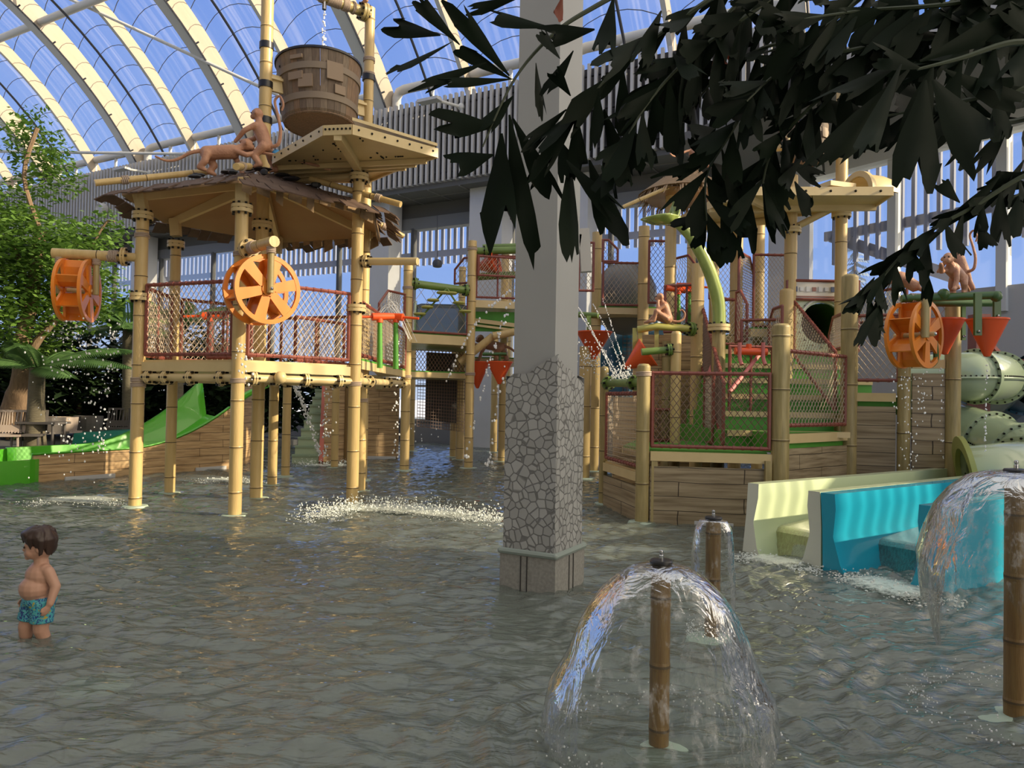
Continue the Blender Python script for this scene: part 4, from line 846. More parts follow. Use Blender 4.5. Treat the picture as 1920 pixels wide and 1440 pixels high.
build('trunk',MB().path(sm([PT(15,800),PT(35,740),PT(45,690),PT(42,640),PT(60,560),PT(75,430)],4),[.28]*5+[.24]*4+[.2]*4+[.17]*4+[.14]*4,10).path(sm([PT(42,690),PT(70,640),PT(110,590),PT(150,500)],4),[.1]*5+[.08]*4+[.05]*4,8).path(sm([PT(75,430),PT(45,330),PT(70,240)],4),.05,6).path(sm([PT(60,560),PT(20,450),PT(-30,380)],4),.06,6).path(sm([PT(110,590),PT(190,430),PT(215,415)],4),.03,6),M['bark'],F)
bl=[]
for x,y,dy,rx,rz,ry in((60,470,0,105,85,1.5),(140,480,-.6,80,70,1.1),(25,570,-.5,90,75,1.2),(120,570,.6,90,60,1.0),(195,430,.2,50,40,.7),(20,390,.3,60,50,.9),(90,330,.5,60,50,.8),(45,255,.3,38,55,.6),(105,285,.6,30,40,.5),(-40,480,0,90,110,1.3),(180,545,.9,60,55,.8),(70,640,.8,70,40,.8),(10,650,.4,60,40,.9)):
    k=(Yt+dy)/1400; bl.append((PT(x,y,dy),(rx*k,ry,rz*k)))
build('foliage',leafcloud(MB(),bl,15000,.17),M['ficus'],F,False)
tw=MB()
for x,y,h in((45,235,50),(55,260,60),(100,265,45),(108,300,40),(30,280,40),(75,210,30)):
    for j in range(40):
        p=PT(x+random.gauss(0,16),y+random.uniform(-h,h)*.6,random.gauss(.3,.3)); a=random.uniform(0,6.28); dv=V3(math.cos(a),math.sin(a),-.6).normalized(); sd=V3(-dv.y,dv.x,0); tw.quad(p,p+dv*.08+sd*.035,p+dv*.16,p+dv*.08-sd*.035)
build('sparse_twigs',tw,M['ficus'],F,False)
def frond(mb,rb,base,dirv,L_,drop_,n=24,leaf=.55,lw=.035):
    d=dirv.normalized(); pts=[base+d*(L_*i/n)+V3(0,0,-drop_*(i/n)**2*L_) for i in range(n+1)]
    rb.path(pts,[.025-.018*i/n for i in range(n+1)],5)
    for i in range(2,n+1):
        tg=(pts[i]-pts[i-1]).normalized(); sd=tg.cross(V3(0,0,1)); 
        if sd.length<.1: continue
        sd.normalize(); l=leaf*math.sin(PI*min(.95,(i/n*.8+.15)))
        for s in(-1,1):
            for h in(0,.5):
                p=pts[i-1].lerp(pts[i],h); tip=p+sd*(s*l*.75)+tg*l*.45+V3(0,0,-l*.42); mid=p.lerp(tip,.45)+V3(0,0,l*.10)
                mb.quad(p-tg*lw*.4,mid-tg*lw,tip,mid+tg*lw)
def palm_tree(label,base,topz,fr,trunk_r=.17,lean=(0,0)):
    r=thing('palm_tree',label,'palm',base); top=V3(base.x+lean[0],base.y+lean[1],topz)
    build('trunk',MB().path([base,base.lerp(top,.3),base.lerp(top,.7),top],[trunk_r*1.5,trunk_r*1.1,trunk_r,trunk_r*.9],10),M['palmbark'],r)
    for d,L_,dr in fr:
        l=MB();k=MB(); frond(l,k,top,V3(*d),L_,dr); o=build('frond',k,M['palm'],r); build('leaflets',l,M['palm'],o,False)
palm_tree('low palm with drooping fronds and short trunk beside the plastic chairs',V3(*P(67,792,16.8).xy,.16),P(75,690,16.8).z,[((1,-.2,.35),2.6,.32),((.9,.3,.6),2.4,.35),((.2,-.6,.5),1.8,.4),((-1,-.1,.35),2.2,.3),((-.6,.4,.8),2.0,.4),((.7,-.5,.15),1.7,.3),((.1,.8,.7),1.6,.4)])
palm_tree('taller palm with sunlit fronds right behind the left corner post of the tower',V3(*P(243,800,20.5).xy,.16),P(236,620,20.5).z,[((-1,-.3,.9),2.3,.45),((.2,-.5,1.2),2.0,.5),((-.5,-.6,1.1),2.0,.5),((.8,0,1),2.0,.5),((1,-.4,.3),2.0,.4),((-.9,.4,.4),2.2,.45),((.4,-1,.5),1.8,.45),((-.3,-.9,.7),2.2,.5)],.16,(-.1,0))
palm_tree('dark palm behind the tower legs, right of the sunlit palm',V3(*P(330,800,21.5).xy,.16),P(330,610,21.5).z,[((-1,-.1,.5),2.6,.4),((1,-.2,.5),2.6,.4),((.4,-.7,.8),2.2,.45),((-.5,-.6,.9),2.2,.5),((.9,.4,.9),2.2,.4),((-.2,-.9,.3),2.2,.4)],.17)
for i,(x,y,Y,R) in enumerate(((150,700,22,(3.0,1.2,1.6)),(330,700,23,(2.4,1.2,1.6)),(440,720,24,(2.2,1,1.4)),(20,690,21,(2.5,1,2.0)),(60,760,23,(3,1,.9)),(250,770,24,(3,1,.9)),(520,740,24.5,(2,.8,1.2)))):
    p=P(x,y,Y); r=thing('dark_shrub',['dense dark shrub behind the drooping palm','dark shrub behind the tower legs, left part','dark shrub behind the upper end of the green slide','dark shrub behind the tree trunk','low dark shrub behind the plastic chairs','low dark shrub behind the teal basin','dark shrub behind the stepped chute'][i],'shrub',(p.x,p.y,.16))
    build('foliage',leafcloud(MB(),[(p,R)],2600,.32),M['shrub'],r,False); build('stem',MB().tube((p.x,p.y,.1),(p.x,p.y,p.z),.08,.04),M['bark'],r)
# plastic chairs on the terrace
def chair(label,p,rz,m,kind):
    r=thing('plastic_chair',label,'chair',p,'plastic chairs on the terrace'); r.rotation_euler=(0,0,rz); b=MB()
    if kind=='slat':
        for k in range(9): x=-.24+.06*k; b.bar((x,.22,.45),(x*.9+random.uniform(-.05,.05),.34,.92),.02,.02)
        b.bar((-.29,.21,.42),(-.29,.35,.95),.05,.04);b.bar((.29,.21,.42),(.29,.35,.95),.05,.04);b.bar((-.31,.35,.94),(.31,.35,.94),.05,.05);b.bar((-.3,.25,.55),(.3,.25,.55),.05,.16)
    else: b.lathe([(.30,.40),(.33,.6),(.34,.78),(.31,.78),(.28,.42)],(0,0,0),18,cap=False)
    build('backrest',b,M[m],r,False,loc=(0,0,0)); build('seat',MB().box((0,-.02,.42),(.6,.56,.05)),M[m],r,False,loc=(0,0,0))
    for x in(-.26,.26):
        for y in(-.25,.25): build('leg',MB().tube((x,y,0),(x*.95,y*.95,.41),.025,n=6),M[m],r,loc=(0,0,0))
for x,y,Y,rz,m,k,l in((15,835,16.4,.3,'chair','slat','sunlit beige plastic chair with cut-out back at the left edge'),(52,835,16.6,.35,'chaird','slat','dark plastic chair with cut-out back right of the beige one'),(92,828,17.6,2.6,'chaird','tub','grey tub chair left of the pale round one, behind the slide'),(116,826,18.0,2.9,'chair','tub','pale round-backed plastic chair behind the slide'),(165,822,19,.2,'chaird','tub','dark tub chair above the teal basin, left one'),(215,822,20,.1,'chaird','slat','dark slatted chair above the teal basin beside the tower post')):
    q=P(x,y,Y); chair(l,V3(q.x,q.y,.16),rz,m,k)
t_=thing('plastic_table','low dark plastic table among the terrace chairs','table',V3(*P(80,830,16.9).xy,.16)); q=t_.location
build('tabletop',MB().box(q+V3(0,0,.68),(.9,.6,.05)),M['chaird'],t_,False)
for x in(-.35,.35):
    for y in(-.22,.22): build('leg',MB().tube(q+V3(x,y,0),q+V3(x,y,.66),.03,n=6),M['chaird'],t_)
# ------------------------------------------------------------------ right hand tower with stairs
R1=W(1130,945);R2=W(1203,980);R3=V3(3.42,9.5,0);R4=V3(4.83,10.7,0);R5=V3(5.47,10.42,0);R6=V3(6.05,10.25,0)
T3=thing('play_tower','bamboo clad stair tower with plank skirting, green steps, nets and tunnels on the right','play tower',(4,11.5,-.14))
post(T3,R1,2.05,.065,'bamboo2',.6,top=True); post(T3,R2,2.02,.088,'bamboo2',.75,ropes=(1.93,),top=True); post(T3,R3,2.55,.112,'bamboo2',.72,top=True); post(T3,R4,3.4,.115,'bamboo2',.85,top=True)
post(T3,R5,2.2,.085,'bamboo2',.9,top=True); post(T3,R6,3.0,.10,'bamboo2',.8,top=True)
def tp(x,y,Y,r,zb=-.14,m='bamboo',fl=(),top=False,gap=.9): p=P(x,y,Y); return post(T3,p,p.z,r,m,gap,z0=zb,flanges=fl,top=top)
tp(1580,150,12.9,.10,fl=(5.0-.13,)); tp(1484,330,13.2,.11,fl=(P(1480,432,13.2).z,)); tp(1382,400,14,.12); tp(1424,410,15,.11); tp(1475,547,12.5,.115,top=True)
p=P(1348,612,11.4); post(T3,p,p.z,.105,'bamboo2',.8,flanges=(p.z-.02,)); PS=p
tp(1268,627,11.3,.078,top=True); tp(1309,495,12.7,.11,m='bamboo'); tp(1208,425,16,.12); tp(1259,345,14.2,.11); tp(1120,436,16.5,.11); tp(1098,650,15,.12); tp(1252,640,13.5,.1,m='bamboo2'); tp(1340,440,16.5,.11); tp(1297,440,16.5,.10)
# plank skirting and decks
def skirting(a,b,z,m='plankg'):
    u=(b-a).normalized(); n=V3(u.y,-u.x,0)*.03; a_=a+u*.1;b_=b-u*.1
    build('plank_panel',MB().prism([V3(*a_.xy,-.14)+n,V3(*b_.xy,-.14)+n,V3(*b_.xy,z-.19)+n,V3(*a_.xy,z-.19)+n],-n*2),M[m],T3,False)
    build('edge_board',MB().prism([V3(*a_.xy,z-.12)+n*1.3,V3(*b_.xy,z-.12)+n*1.3,V3(*b_.xy,z)+n*1.3,V3(*a_.xy,z)+n*1.3],-n*3),M['tan'],T3,False)
skirting(R2,R3,.93); skirting(R1,R2,.64); skirting(R3,R4,1.19); skirting(R4,R5,1.75); skirting(R5,R6,2.22)
build('corner_strip',MB().box((R2.x+.15,R2.y-.02,.35),(.08,.06,1.0)),M['bamboo2'],T3,False); build('corner_strip',MB().box((R3.x-.16,R3.y-.03,.35),(.08,.06,1.0)),M['bamboo2'],T3,False)
build('drain_strip',MB().bar(V3(R2.x+.55,R2.y-.06,.03),V3(R3.x-.6,R3.y-.06,.03),.03,.05),M['white'],T3,False)
deck(T3,[R2+V3(.05,.05,0),R3+V3(-.1,.05,0),V3(3.4,11.8,0),V3(2.1,12.4,0),R1.lerp(R2,.5)],.92,.08); deck(T3,[R1,R2,V3(2.1,10.6,0),V3(1.9,11.9,0)],.63,.06,top='tan')
for k in range(1,7):
    z=.93+.26*k; y0=9.93+.5*k; x0=2.95+.06*k; x1=4.72 if k<3 else 5.75; y0=min(y0,12.9); y1=13.1
    poly=[V3(x0,y0,0),V3(x1,y0,0),V3(x1,y1,0),V3(x0,y1,0)]
    if k==1: poly=[V3(2.95,10.43,0),V3(3.35,10.43,0),R3+V3(.05,.05,0),R4+V3(-.05,.0,0),V3(4.72,y1,0),V3(2.95,y1,0)]
    if k==3: poly=[V3(x0,y0,0),V3(4.75,y0,0),R4+V3(.06,.03,0),R5+V3(0,.03,0),V3(x1,y1,0),V3(x0,y1,0)]
    o=build('step',MB().prism([V3(q.x,q.y,z-.26) for q in poly],(0,0,.26)),M['green'],T3,False)
    build('step_nosing',MB().prism([V3(x0,y0-.03,z-.075),V3(x1,y0-.03,z-.075),V3(x1,y0-.03,z+.005),V3(x0,y0-.03,z+.005)],(0,.09,0)),M['tan'],o,False)
fence(T3,R2+V3(.12,0,0),R3-V3(.14,0,0),1.0,1.95,cell=.085,m='netd'); fence(T3,R1.lerp(R2,.08),R1.lerp(R2,.92),.72,1.68,cell=.06,m='net',square=True)
fence(T3,R3.lerp(R4,.06),R4.lerp(R3,.06),1.30,2.26,cell=.085); fence(T3,R4.lerp(R5,.12),R5.lerp(R4,.1),1.93,2.85,cell=.085); fence(T3,R5.lerp(R6,.1),R6.lerp(R5,.1),2.35,3.0,cell=.1)
hpipe(T3,V3(*R1.xy,1.84),V3(*R2.xy,1.82),.06,'gpipe',(.12,.8))
# inner rails beside the stairs
S0=V3(2.95,10.4,0)
fence(T3,S0,V3(3.25,12.9,0),(1.0,2.3),(1.85,3.3),cell=.09,m='netd'); fence(T3,V3(4.72,10.9,0),V3(4.75,12.6,0),(1.5,2.4),(2.35,3.3),cell=.09); fence(T3,P(1368,700,11.2),P(1448,700,11.2),1.35,2.42,cell=.09,m='netd',mid=(.5,)); fence(T3,P(1216,800,11.4),P(1262,800,11.6),.98,1.45,cell=.06,m='netd')
fence(T3,P(1322,700,11.6),P(1338,700,10.9),.98,2.0,cell=.07,m='net'); build('handrail',MB().tube(P(1322,720,11.6),P(1345,662,11.8),.035).tube(P(1368,735,10.6),P(1428,660,11.2),.03),M['pink'],T3)
# upper decks and nets
def updeck(x0,x1,y,Y,dep,top='green',t=.14):
    a=P(x0,y,Y);b=P(x1,y,Y+.0); z=(a.z+b.z)/2; deck(T3,[V3(a.x,a.y,0),V3(b.x,b.y,0),V3(b.x,b.y+dep,0),V3(a.x,a.y+dep,0)],z,t,top); return z
z=updeck(1122,1240,577,16,2.5)
def pf(x0,x1,y0,y1,Y0,Y1=None,**k):
    Y1=Y1 or Y0; a=P(x0,y0,Y0);b=P(x1,y0,Y1); c=P((x0+x1)/2,y1,(Y0+Y1)/2); return fence(T3,a,b,(a.z+b.z)/2,c.z,**k)
pf(1130,1206,572,493,16,cell=.10); pf(1130,1158,490,450,16,cell=.1,cut=.2); pf(1216,1258,568,452,15.4,cell=.1,m='netd'); pf(1085,1112,545,455,15.5,cell=.1); pf(1262,1308,545,480,15.6,14.9,cell=.1,cut=.3)
updeck(1408,1482,617,13.6,2.2); pf(1412,1474,612,478,14.2,cell=.075); pf(1384,1412,632,480,13.6,14.4,cell=.075,cut=.3); pf(1390,1462,655,600,12.2,12.0,cell=.07,m='net'); pf(1442,1466,650,578,12.3,11.7,cell=.09,cut=-.2); pf(1346,1384,645,562,12.9,cell=.07); pf(1246,1308,622,535,13.0,12.8,cell=.1,m='netd',mid=(.33,.66)); pf(1380,1400,640,545,12.6,12.2,cell=.09,cut=.25)
pf(1330,1380,560,470,16.2,cell=.1); pf(1555,1586,655,592,12.0,11.0,cell=.07,cut=-.25); pf(1610,1700,600,545,13.6,12.5,cell=.09,m='netw')
for k in range(5):
    z=1.75+.27*k; Y=12.6+.45*k; a=P(1330,600,Y);b=P(1388,600,Y); o=build('step',MB().prism([V3(a.x,Y,z-.27),V3(b.x,Y,z-.27),V3(b.x,Y,z),V3(a.x,Y,z)],(0,.6,0)),M['green'],T3,False); build('step_nosing',MB().bar((a.x,Y-.02,z-.03),(b.x,Y-.02,z-.03),.05,.07),M['tan'],o,False)
# inner plank walls
for x0,x1,yt,Y in((1186,1312,628,13.6),(1150,1200,745,13.0),(1315,1352,690,13.0)):
    a=P(x0,800,Y);b=P(x1,800,Y); zt=P((x0+x1)/2,yt,Y).z; build('plank_panel',MB().prism([V3(a.x,Y,-.14),V3(b.x,Y,-.14),V3(b.x,Y,zt),V3(a.x,Y,zt)],(0,.08,0)),M['plank'],T3,False)
# tunnel board with round opening
tc_=P(1541,606,13.2); hw_=.56; zb0=2.5; zb1=tc_.z+.40; n=32; vs=[]
for i in range(n):
    a=2*PI*i/n; d=(math.cos(a),math.sin(a)); k=1/max(abs(d[0]),abs(d[1])); ox=d[0]*k*hw_; oz=d[1]*k; oz=oz*.40 if oz>0 else oz*(tc_.z-zb0)
    vs+=[V3(tc_.x+ox,13.2,tc_.z+oz),V3(tc_.x+d[0]*.365,13.2,tc_.z+d[1]*.365),V3(tc_.x+d[0]*.365,13.28,tc_.z+d[1]*.365)]
o=build('tunnel_board',MB().add(vs,[(i*3+k,((i+1)%n)*3+k,((i+1)%n)*3+k+1,i*3+k+1) for i in range(n) for k in(0,1)]),M['pale'],T3,False); o['label']='pale green board with a round tunnel opening'
m=MB().lathe([(.36,.05),(.36,2.2),(.0,2.21)],tc_,24,(0,1,.0),cap=False); build('tunnel_bore',m,M['dgreen'],o); build('grab_loop',MB().path([tc_+V3(.42*math.cos(a),-.05,.42*math.sin(a)) for a in np.linspace(.7,2.6,14)],.018,6),M['slat'],o)
m=MB()
for i in range(n//2): a=4*PI*i/n; m.ball((tc_.x+.43*math.cos(a),13.19,tc_.z+.43*math.sin(a)),.015,6)
build('bolt_ring',m,M['bolt'],o)
sg=MB().box((tc_.x,13.15,zb1+.17),(1.25,.03,.3)); o=build('sign_board',sg,M['plaque'],T3,False); m=MB()
for i in range(10): m.mat(2 if i%3 else i%2); m.box((tc_.x-.5+.11*i,13.13,zb1+.19),(.065,.012,.07 if i%2 else .09))
m.mat(1).box((tc_.x-.1,13.13,zb1+.06),(.9,.01,.02)); build('pictogram',m,[mat('picto_blue',(.08,.11,.22),.5),mat('picto_red',(.28,.12,.09),.5),M['white']],o,False)
m=MB()
for zz in(zb1+.01,zb1+.34): m.tube((tc_.x-.64,13.14,zz),(tc_.x+.64,13.14,zz),.028,n=6)
for s in(-.64,.62): m.tube((tc_.x+s,13.14,zb0),(tc_.x+s,13.14,zb1+.34),.028,n=6)
build('sign_frame',m,M['rail'],o)
# canopy with lying barrel
z=5.0; cp=[Z(*q,z) for q in((1266,420),(1330,388),(1395,362),(1674,362),(1642,384),(1480,404),(1300,422))]; s=MB().prism(cp,(0,0,.03)); m=MB()
for i in range(7):
    s.bar(cp[i]+V3(0,0,.03),cp[(i+1)%7]+V3(0,0,.03),.03,.14)
    for j in range(6): q=cp[i].lerp(cp[(i+1)%7],(j+.5)/6); m.ball(q+V3(0,-.02,.03),.022,6)
cn_=build('canopy_plate',s,M['tan'],T3,False); build('bolt_row',m,M['bolt'],cn_); c=sum(cp,V3(0,0,0))/7
build('plate_rib',MB().bar(cp[1]-V3(0,0,.05),cp[4]-V3(0,0,.05),.08,.1).bar(cp[2]-V3(0,0,.05),cp[5]-V3(0,0,.05),.08,.1).tube(P(1480,432,13.2),P(1572,385,12.9),.06).tube(cp[6]-V3(0,0,.06),cp[5]-V3(0,0,.06),.07),M['tan'],cn_)
b=P(1634,350,12.5); bx=V3(.95,.3,0).normalized(); lb=thing('half_barrel','tan half barrel lying on the canopy plate right of the tall post','barrel',(b.x,b.y,z+.1)); m=MB()
ag=[PI*i/14 for i in range(15)]; yv=V3(-bx.y,bx.x,0)
def hb(r,t): return [V3(b.x,b.y,z+.10)+bx*t+yv*(r*math.cos(a))+V3(0,0,r*math.sin(a)) for a in ag]
def ring(m,secs):
    k=len(secs); m.add([p for s_ in secs for p in s_],[(i*15+j,i*15+j+1,((i+1)%k)*15+j+1,((i+1)%k)*15+j) for i in range(k) for j in range(14)])
ring(m,[hb(.30,-.28),hb(.33,-.1),hb(.33,.1),hb(.30,.28),hb(.27,.28),hb(.27,-.28)]); build('shell',m,M['tan'],lb); m=MB(); ring(m,[hb(.37,-.32),hb(.37,-.24),hb(.28,-.24),hb(.28,-.32)]); build('rim_band',m,M['tan'],lb); build('wedge_board',MB().box(V3(b.x,b.y,z+.16)-bx*.75,(.5,.4,.08),math.atan2(bx.y,bx.x)),M['tan'],lb,False)
t2=copy_tree(TB); t2['label']='smaller wooden tipping tub high behind the palm leaves on the right'; t2.location=P(1508,272,13); t2.scale=(.62,.62,.62)
hpipe(T3,P(1455,278,13),P(1577,262,12.9),.06,'bamboo',())
# thatched cone roof
tq=P(1285,352,14.3); TH_=thing('thatched_roof','round thatched roof with hanging straw fringe left of the canopy plate','thatched roof',(tq.x,tq.y,tq.z)); m=MB().lathe([(.9,-.15),(.55,.1),(.05,.38)],tq,20); build('roof_cone',m,M['thatch'],TH_); m=MB()
for i in range(420):
    a=random.uniform(0,6.28); q=random.random(); r0=.25+.65*q; d=V3(math.cos(a),math.sin(a),0); p=tq+d*r0+V3(0,0,.33-.5*q); sd=V3(-d.y,d.x,0)*.018; e=p+d*random.uniform(.12,.2)+V3(random.gauss(0,.03),0,-random.uniform(.15,.32)); m.quad(p-sd,e-sd*.4,e+sd*.4,p+sd)
build('straw',m,mat('straw',(.42,.29,.17),.9,noise_amt=.5,nscale=9),TH_,False); build('under_cone',MB().lathe([(.88,-.2),(.06,.15)],tq,6),M['tanb'],TH_,False)
build('roof_pole',MB().bamboo(P(1168,388,13.6),P(1290,335,13.7),.035,.6,8),[M['bamboo'],M['node']],TH_)
monkey('pink monkey statue on the thatched roof among the palm leaves',V3(*P(1312,318,14).xy,tq.z+.36),.4,'crawl',.8)
# leaf spout
SP=thing('stalk_spout','tall lime green stalk shaped water spout ending in an open leaf scoop','water spout',(PS.x,PS.y,PS.z)); pts=sm([PS,P(1346,565,11.4),P(1330,508,11.3),P(1302,452,11.2),P(1270,415,11.1),P(1258,402,11.1)],5)
build('stalk',MB().path(pts,[.105]*8+[.10]*8+[.085]*(len(pts)-16),14),M['lime'],SP)
o_=P(1263,412,11.1); ax_=V3(-.30,-.15,.94).normalized(); lf=V3(-1,-.25,-.1); lf=(lf-ax_*lf.dot(ax_)).normalized(); sdv=ax_.cross(lf); m=MB(); nn=33; vs=[]
for i in range(9):
    q=i/8
    for j in range(nn):
        a=2*PI*j/(nn-1); cl_=max(0,math.cos(a))**1.5; cr_=max(0,-math.cos(a))**1.2; sd_=abs(math.sin(a))
        r_=.05+q**.7*(.44*cl_+.07*cr_+.13*sd_**2); h_=-.06+q*(.10*cl_+.36*cr_+.10*sd_**2)+.10*cl_*q*q
        vs.append(o_+ax_*h_+lf*(r_*math.cos(a))+sdv*(r_*math.sin(a)*(1.1 if cl_>.3 else 1)))
m.add(vs,[(i*nn+j,i*nn+j+1,(i+1)*nn+j+1,(i+1)*nn+j) for i in range(8) for j in range(nn-1)]+[tuple(range(nn-1))]); k=build('scoop',m,M['lime'],SP); md=k.modifiers.new('thick','SOLIDIFY'); md.thickness=.02
# seated monkey on yellow pipe with a tipped cone below
yp=[P(1196,618,12.3),P(1232,612,12.2),P(1302,617,12.5)]; YP=thing('bucket_hanger','yellow green pipe frame under the seated monkey, holding a tipped red cone','hanger',yp[1]); build('pipe',MB().path(yp,.06,10),mat('yellow_green_pipe',(.42,.40,.10),.4),YP); build('flange',MB().flange(P(1294,617,12.5),yp[2]-yp[1],.12),[M['gpipe'],M['bolt']],YP); m=MB()
for x,y1 in((1190,662),(1200,650),(1231,655)): m.bar(P(x,615,12.3),P(x,y1,12.3),.07,.03)
build('hanger_bar',m,mat('yellow_green_bar',(.40,.38,.10),.4),YP,False); monkey('seated monkey statue with chin on hand on the yellow pipe left of the lime stalk',P(1243,613,12.25)+V3(0,0,.06),PI*1.02,'sit',.78)
cone_bucket('tipped red cone bucket below the seated monkey',P(1216,660,12.2),.26,.46,tilt=(.2,.95))
hpipe(T3,P(1262,655,11.3),P(1203,660,11.3),.055,'gpipe',(.12,),'spray_pipe')
cone_bucket('small red cone bucket right of the mosaic pillar behind the water jets',P(1114,622,15),.36,.55); YP2=thing('bucket_hanger','olive hanger bars beside the red cone right of the mosaic pillar','hanger',P(1100,595,15)); build('hanger_bar',MB().bar(P(1104,592,15),P(1104,645,15),.09,.04).tube(P(1085,590,15.2),P(1122,592,15),.06),M['gpipe'],YP2)
for x,y,Y,l in((1272,548,13.0,'red water cannon above the seated monkey, left one'),(1292,542,13.1,'red water cannon beside the lime stalk, right one')): cannon(l,x,y,620,Y,3.3 if x<1280 else 2.9)
pp=thing('play_pipe','red and pink crank pipe behind the low net of the stair tower','water toy',P(1405,658,11.0)); build('red_pipe',MB().tube(P(1378,658,11.0),P(1438,660,11.0),.055).tube(P(1404,645,11),P(1404,662,11),.04),M['red'],pp)
for x in(1387,1431): build('pink_spout',MB().path(sm([P(x,642,10.95),P(x,670,10.95),P(x+4,684,10.9)],4),.03,8),M['pink'],pp)
# dark hood and dark blue tube behind the upper decks
o=build('tunnel_hood',MB().ball(P(1172,560,17.2),(.75,.7,.85),18),mat('grey_hood',(.16,.16,.16),.4)); tag(o,'dark grey rounded tunnel hood behind the upper net','tunnel')
bt=thing('tube_slide','dark blue tube slide curving down behind the water jets','tube slide',P(1160,700,19)); pts=sm([P(1260,610,20.5),P(1200,620,19.6),P(1165,660,19.2),P(1152,730,19),P(1150,800,18.9)],6); build('tube',MB().path(pts,.62,18),M['bluet'],bt); build('ring_seam',MB().path(pts[9:11],.66,18),M['bolt'],bt)
build('net_cover',MB().net(P(1168,628,18.3),P(1240,628,18.3),P(1240,742,18.3),P(1168,742,18.3),.1,.008,True),M['netd'],bt)
# right water wheel, green frame and cones
GH=thing('bucket_hanger','dark green pipe frame carrying the right wheel and two red cone buckets','hanger',P(1800,555,9.5)); build('main_pipe',MB().tube(P(1690,560,9.6),P(1875,553,9.4),.05).tube(P(1745,568,9.9),P(1860,568,9.9),.05).ball(P(1769,552,9.5),.075,10).ball(P(1868,556,9.4),.07,10),M['dgreen'],GH)
for x,y0,y1,Y in((1833,550,629,9.2),(1869,556,600,9.5),(1806,555,638,10.1),(1757,640,686,9.9)):
    if x<1760: build('hose',MB().path(sm([P(1753,640,9.6),P(1755,672,9.6),P(1748,684,9.6),P(1741,680,9.6)],4),.035,8),M['dgreen'],GH)
    else: build('hanger_bar',MB().bar(P(x,y0,Y),P(x,y1,Y),.085 if x!=1806 else .05,.04).mat(1).ball(P(x,y1-7,Y)+V3(0,-.03,0),.02,8),[M['dgreen'],M['chrome']],GH,False)
build('wheel_hanger',MB().tube(P(1735,552,9.3),P(1734,633,9.3),.05),M['bamboo2'],GH); build('rope_lashing',MB().rope(P(1722,560,9.6),(1,0,0),.06,9,.012),M['rope'],GH)
wd=V3(.60,-.80,0).normalized(); wheel('orange water wheel on the right, hanging from the dark green pipe frame',P(1714,628,9.55),wd,0,.5)
cone_bucket('large red cone bucket at the far right under the green frame',P(1851,598,9.35),.235,.47); cone_bucket('red cone bucket right behind the right orange wheel',P(1772,598,9.9),.235,.47)
monkey('monkey statue resting on the dark green frame with its tail curled over the end',P(1790,548,9.5),PI*1.25,'crawl',.85); monkey('standing monkey statue behind the one on the green frame, tail up',P(1802,546,10)+V3(0,0,.02),2.0,'stand',.72)
bw=thing('animal_statue','pinkish animal statue lying beside the right wheel, left of the two monkeys','statue',P(1700,545,9.9)); build('body',MB().path(sm([P(1740,548,9.8),P(1712,535,9.9),P(1688,520,9.9),P(1660,530,9.9)],5),[.03]*4+[.08]*8+[.05]*4,10),M['monkey'],bw)
# pale and blue tube slides on the right edge
def tubeslide(label,pts,r,m,flat,rings,bolts=True,name='tube_slide'):
    o=thing(name,label,'tube slide',pts[0]); s=sm(pts,8); build('tube',MB().path(s,r,24,False),M[m],o)
    for k in rings:
        k=min(k,len(s)-2); d=s[k+1]-s[k]; f=build('flange',MB().lathe([(r,-.03),(r+.06,-.03),(r+.06,.03),(r,.03)],s[k],28,d,cap=False),M[m],o); x,y,z=axes(d); b_=MB()
        for j in range(24): a=2*PI*j/24; e=s[k]+x*((r+.03)*math.cos(a))+y*((r+.03)*math.sin(a)); b_.tube(e-z*.05,e+z*.05,.016,n=6)
        build('bolts',b_,M['bolt'],f)
    seam=MB(); bb=MB()
    for sgn in(-1,1):
        l=[]
        for i in range(len(s)): d=s[min(i+1,len(s)-1)]-s[max(i-1,0)]; sd=d.cross(V3(0,0,1)).normalized(); l.append(s[i]+sd*(sgn*(r+.02))-V3(0,0,.03))
        seam.path(l,.022,6)
        for i in range(0,len(l)-1): bb.ball(l[i]+V3(0,0,.03),.016,6); bb.ball(l[i].lerp(l[i+1],.5)+V3(0,0,.03),.016,6)
    f=build('seam_lip',seam,M[m],o); build('bolts',bb,M['bolt'],f); return o,s
tubeslide('pale green tube slide leaving the stair tower to the right, bending away',[P(1700,712,12.6),P(1770,708,12.4),P(1830,706,12.2),P(1868,708,12.7),P(1882,716,13.7),P(1860,740,14.8)],.40,'pale2',0,(16,25))
m_,s_=tubeslide('lower pale green tube bend returning to the open flume at the right edge',[P(1740,785,13.2),P(1810,808,12.4),P(1885,838,11.5),P(1945,866,10.6),P(1925,884,9.95),P(1862,893,9.65),P(1812,898,9.7)],.42,'pale2',0,(13,20,33))
build('mouth_ring',MB().lathe([(.40,-.03),(.56,-.03),(.56,.03),(.40,.03),(.40,-.03)],s_[-1],32,s_[-1]-s_[-3],cap=False),mat('olive_ring',(.32,.36,.10),.35),m_)
tubeslide('deep blue tube slide behind the pale tube at the right edge',[P(1950,712,13.4),P(1925,722,14.2),P(1880,745,15.2),P(1840,790,16.5),P(1900,840,17)],.5,'bluet',0,(10,))
st_=thing('steel_support','red brown steel post with bracket arm holding the tube slides','support',W(1838,835)); pz=P(1836,590,13.6); build('column',MB().box((pz.x,13.6,pz.z/2),(.26,.26,pz.z)),M['rail'],st_,False); build('bracket',MB().bar(P(1850,640,13.6),P(1880,676,13.2),.08,.12).bar(P(1868,684,13.2),P(1930,682,13),.2,.16).bar(P(1885,700,13.2),P(1878,740,13.2),.1,.1).bar(P(1905,690,13.2),P(1905,730,13.2),.1,.1),M['rail'],st_,False)
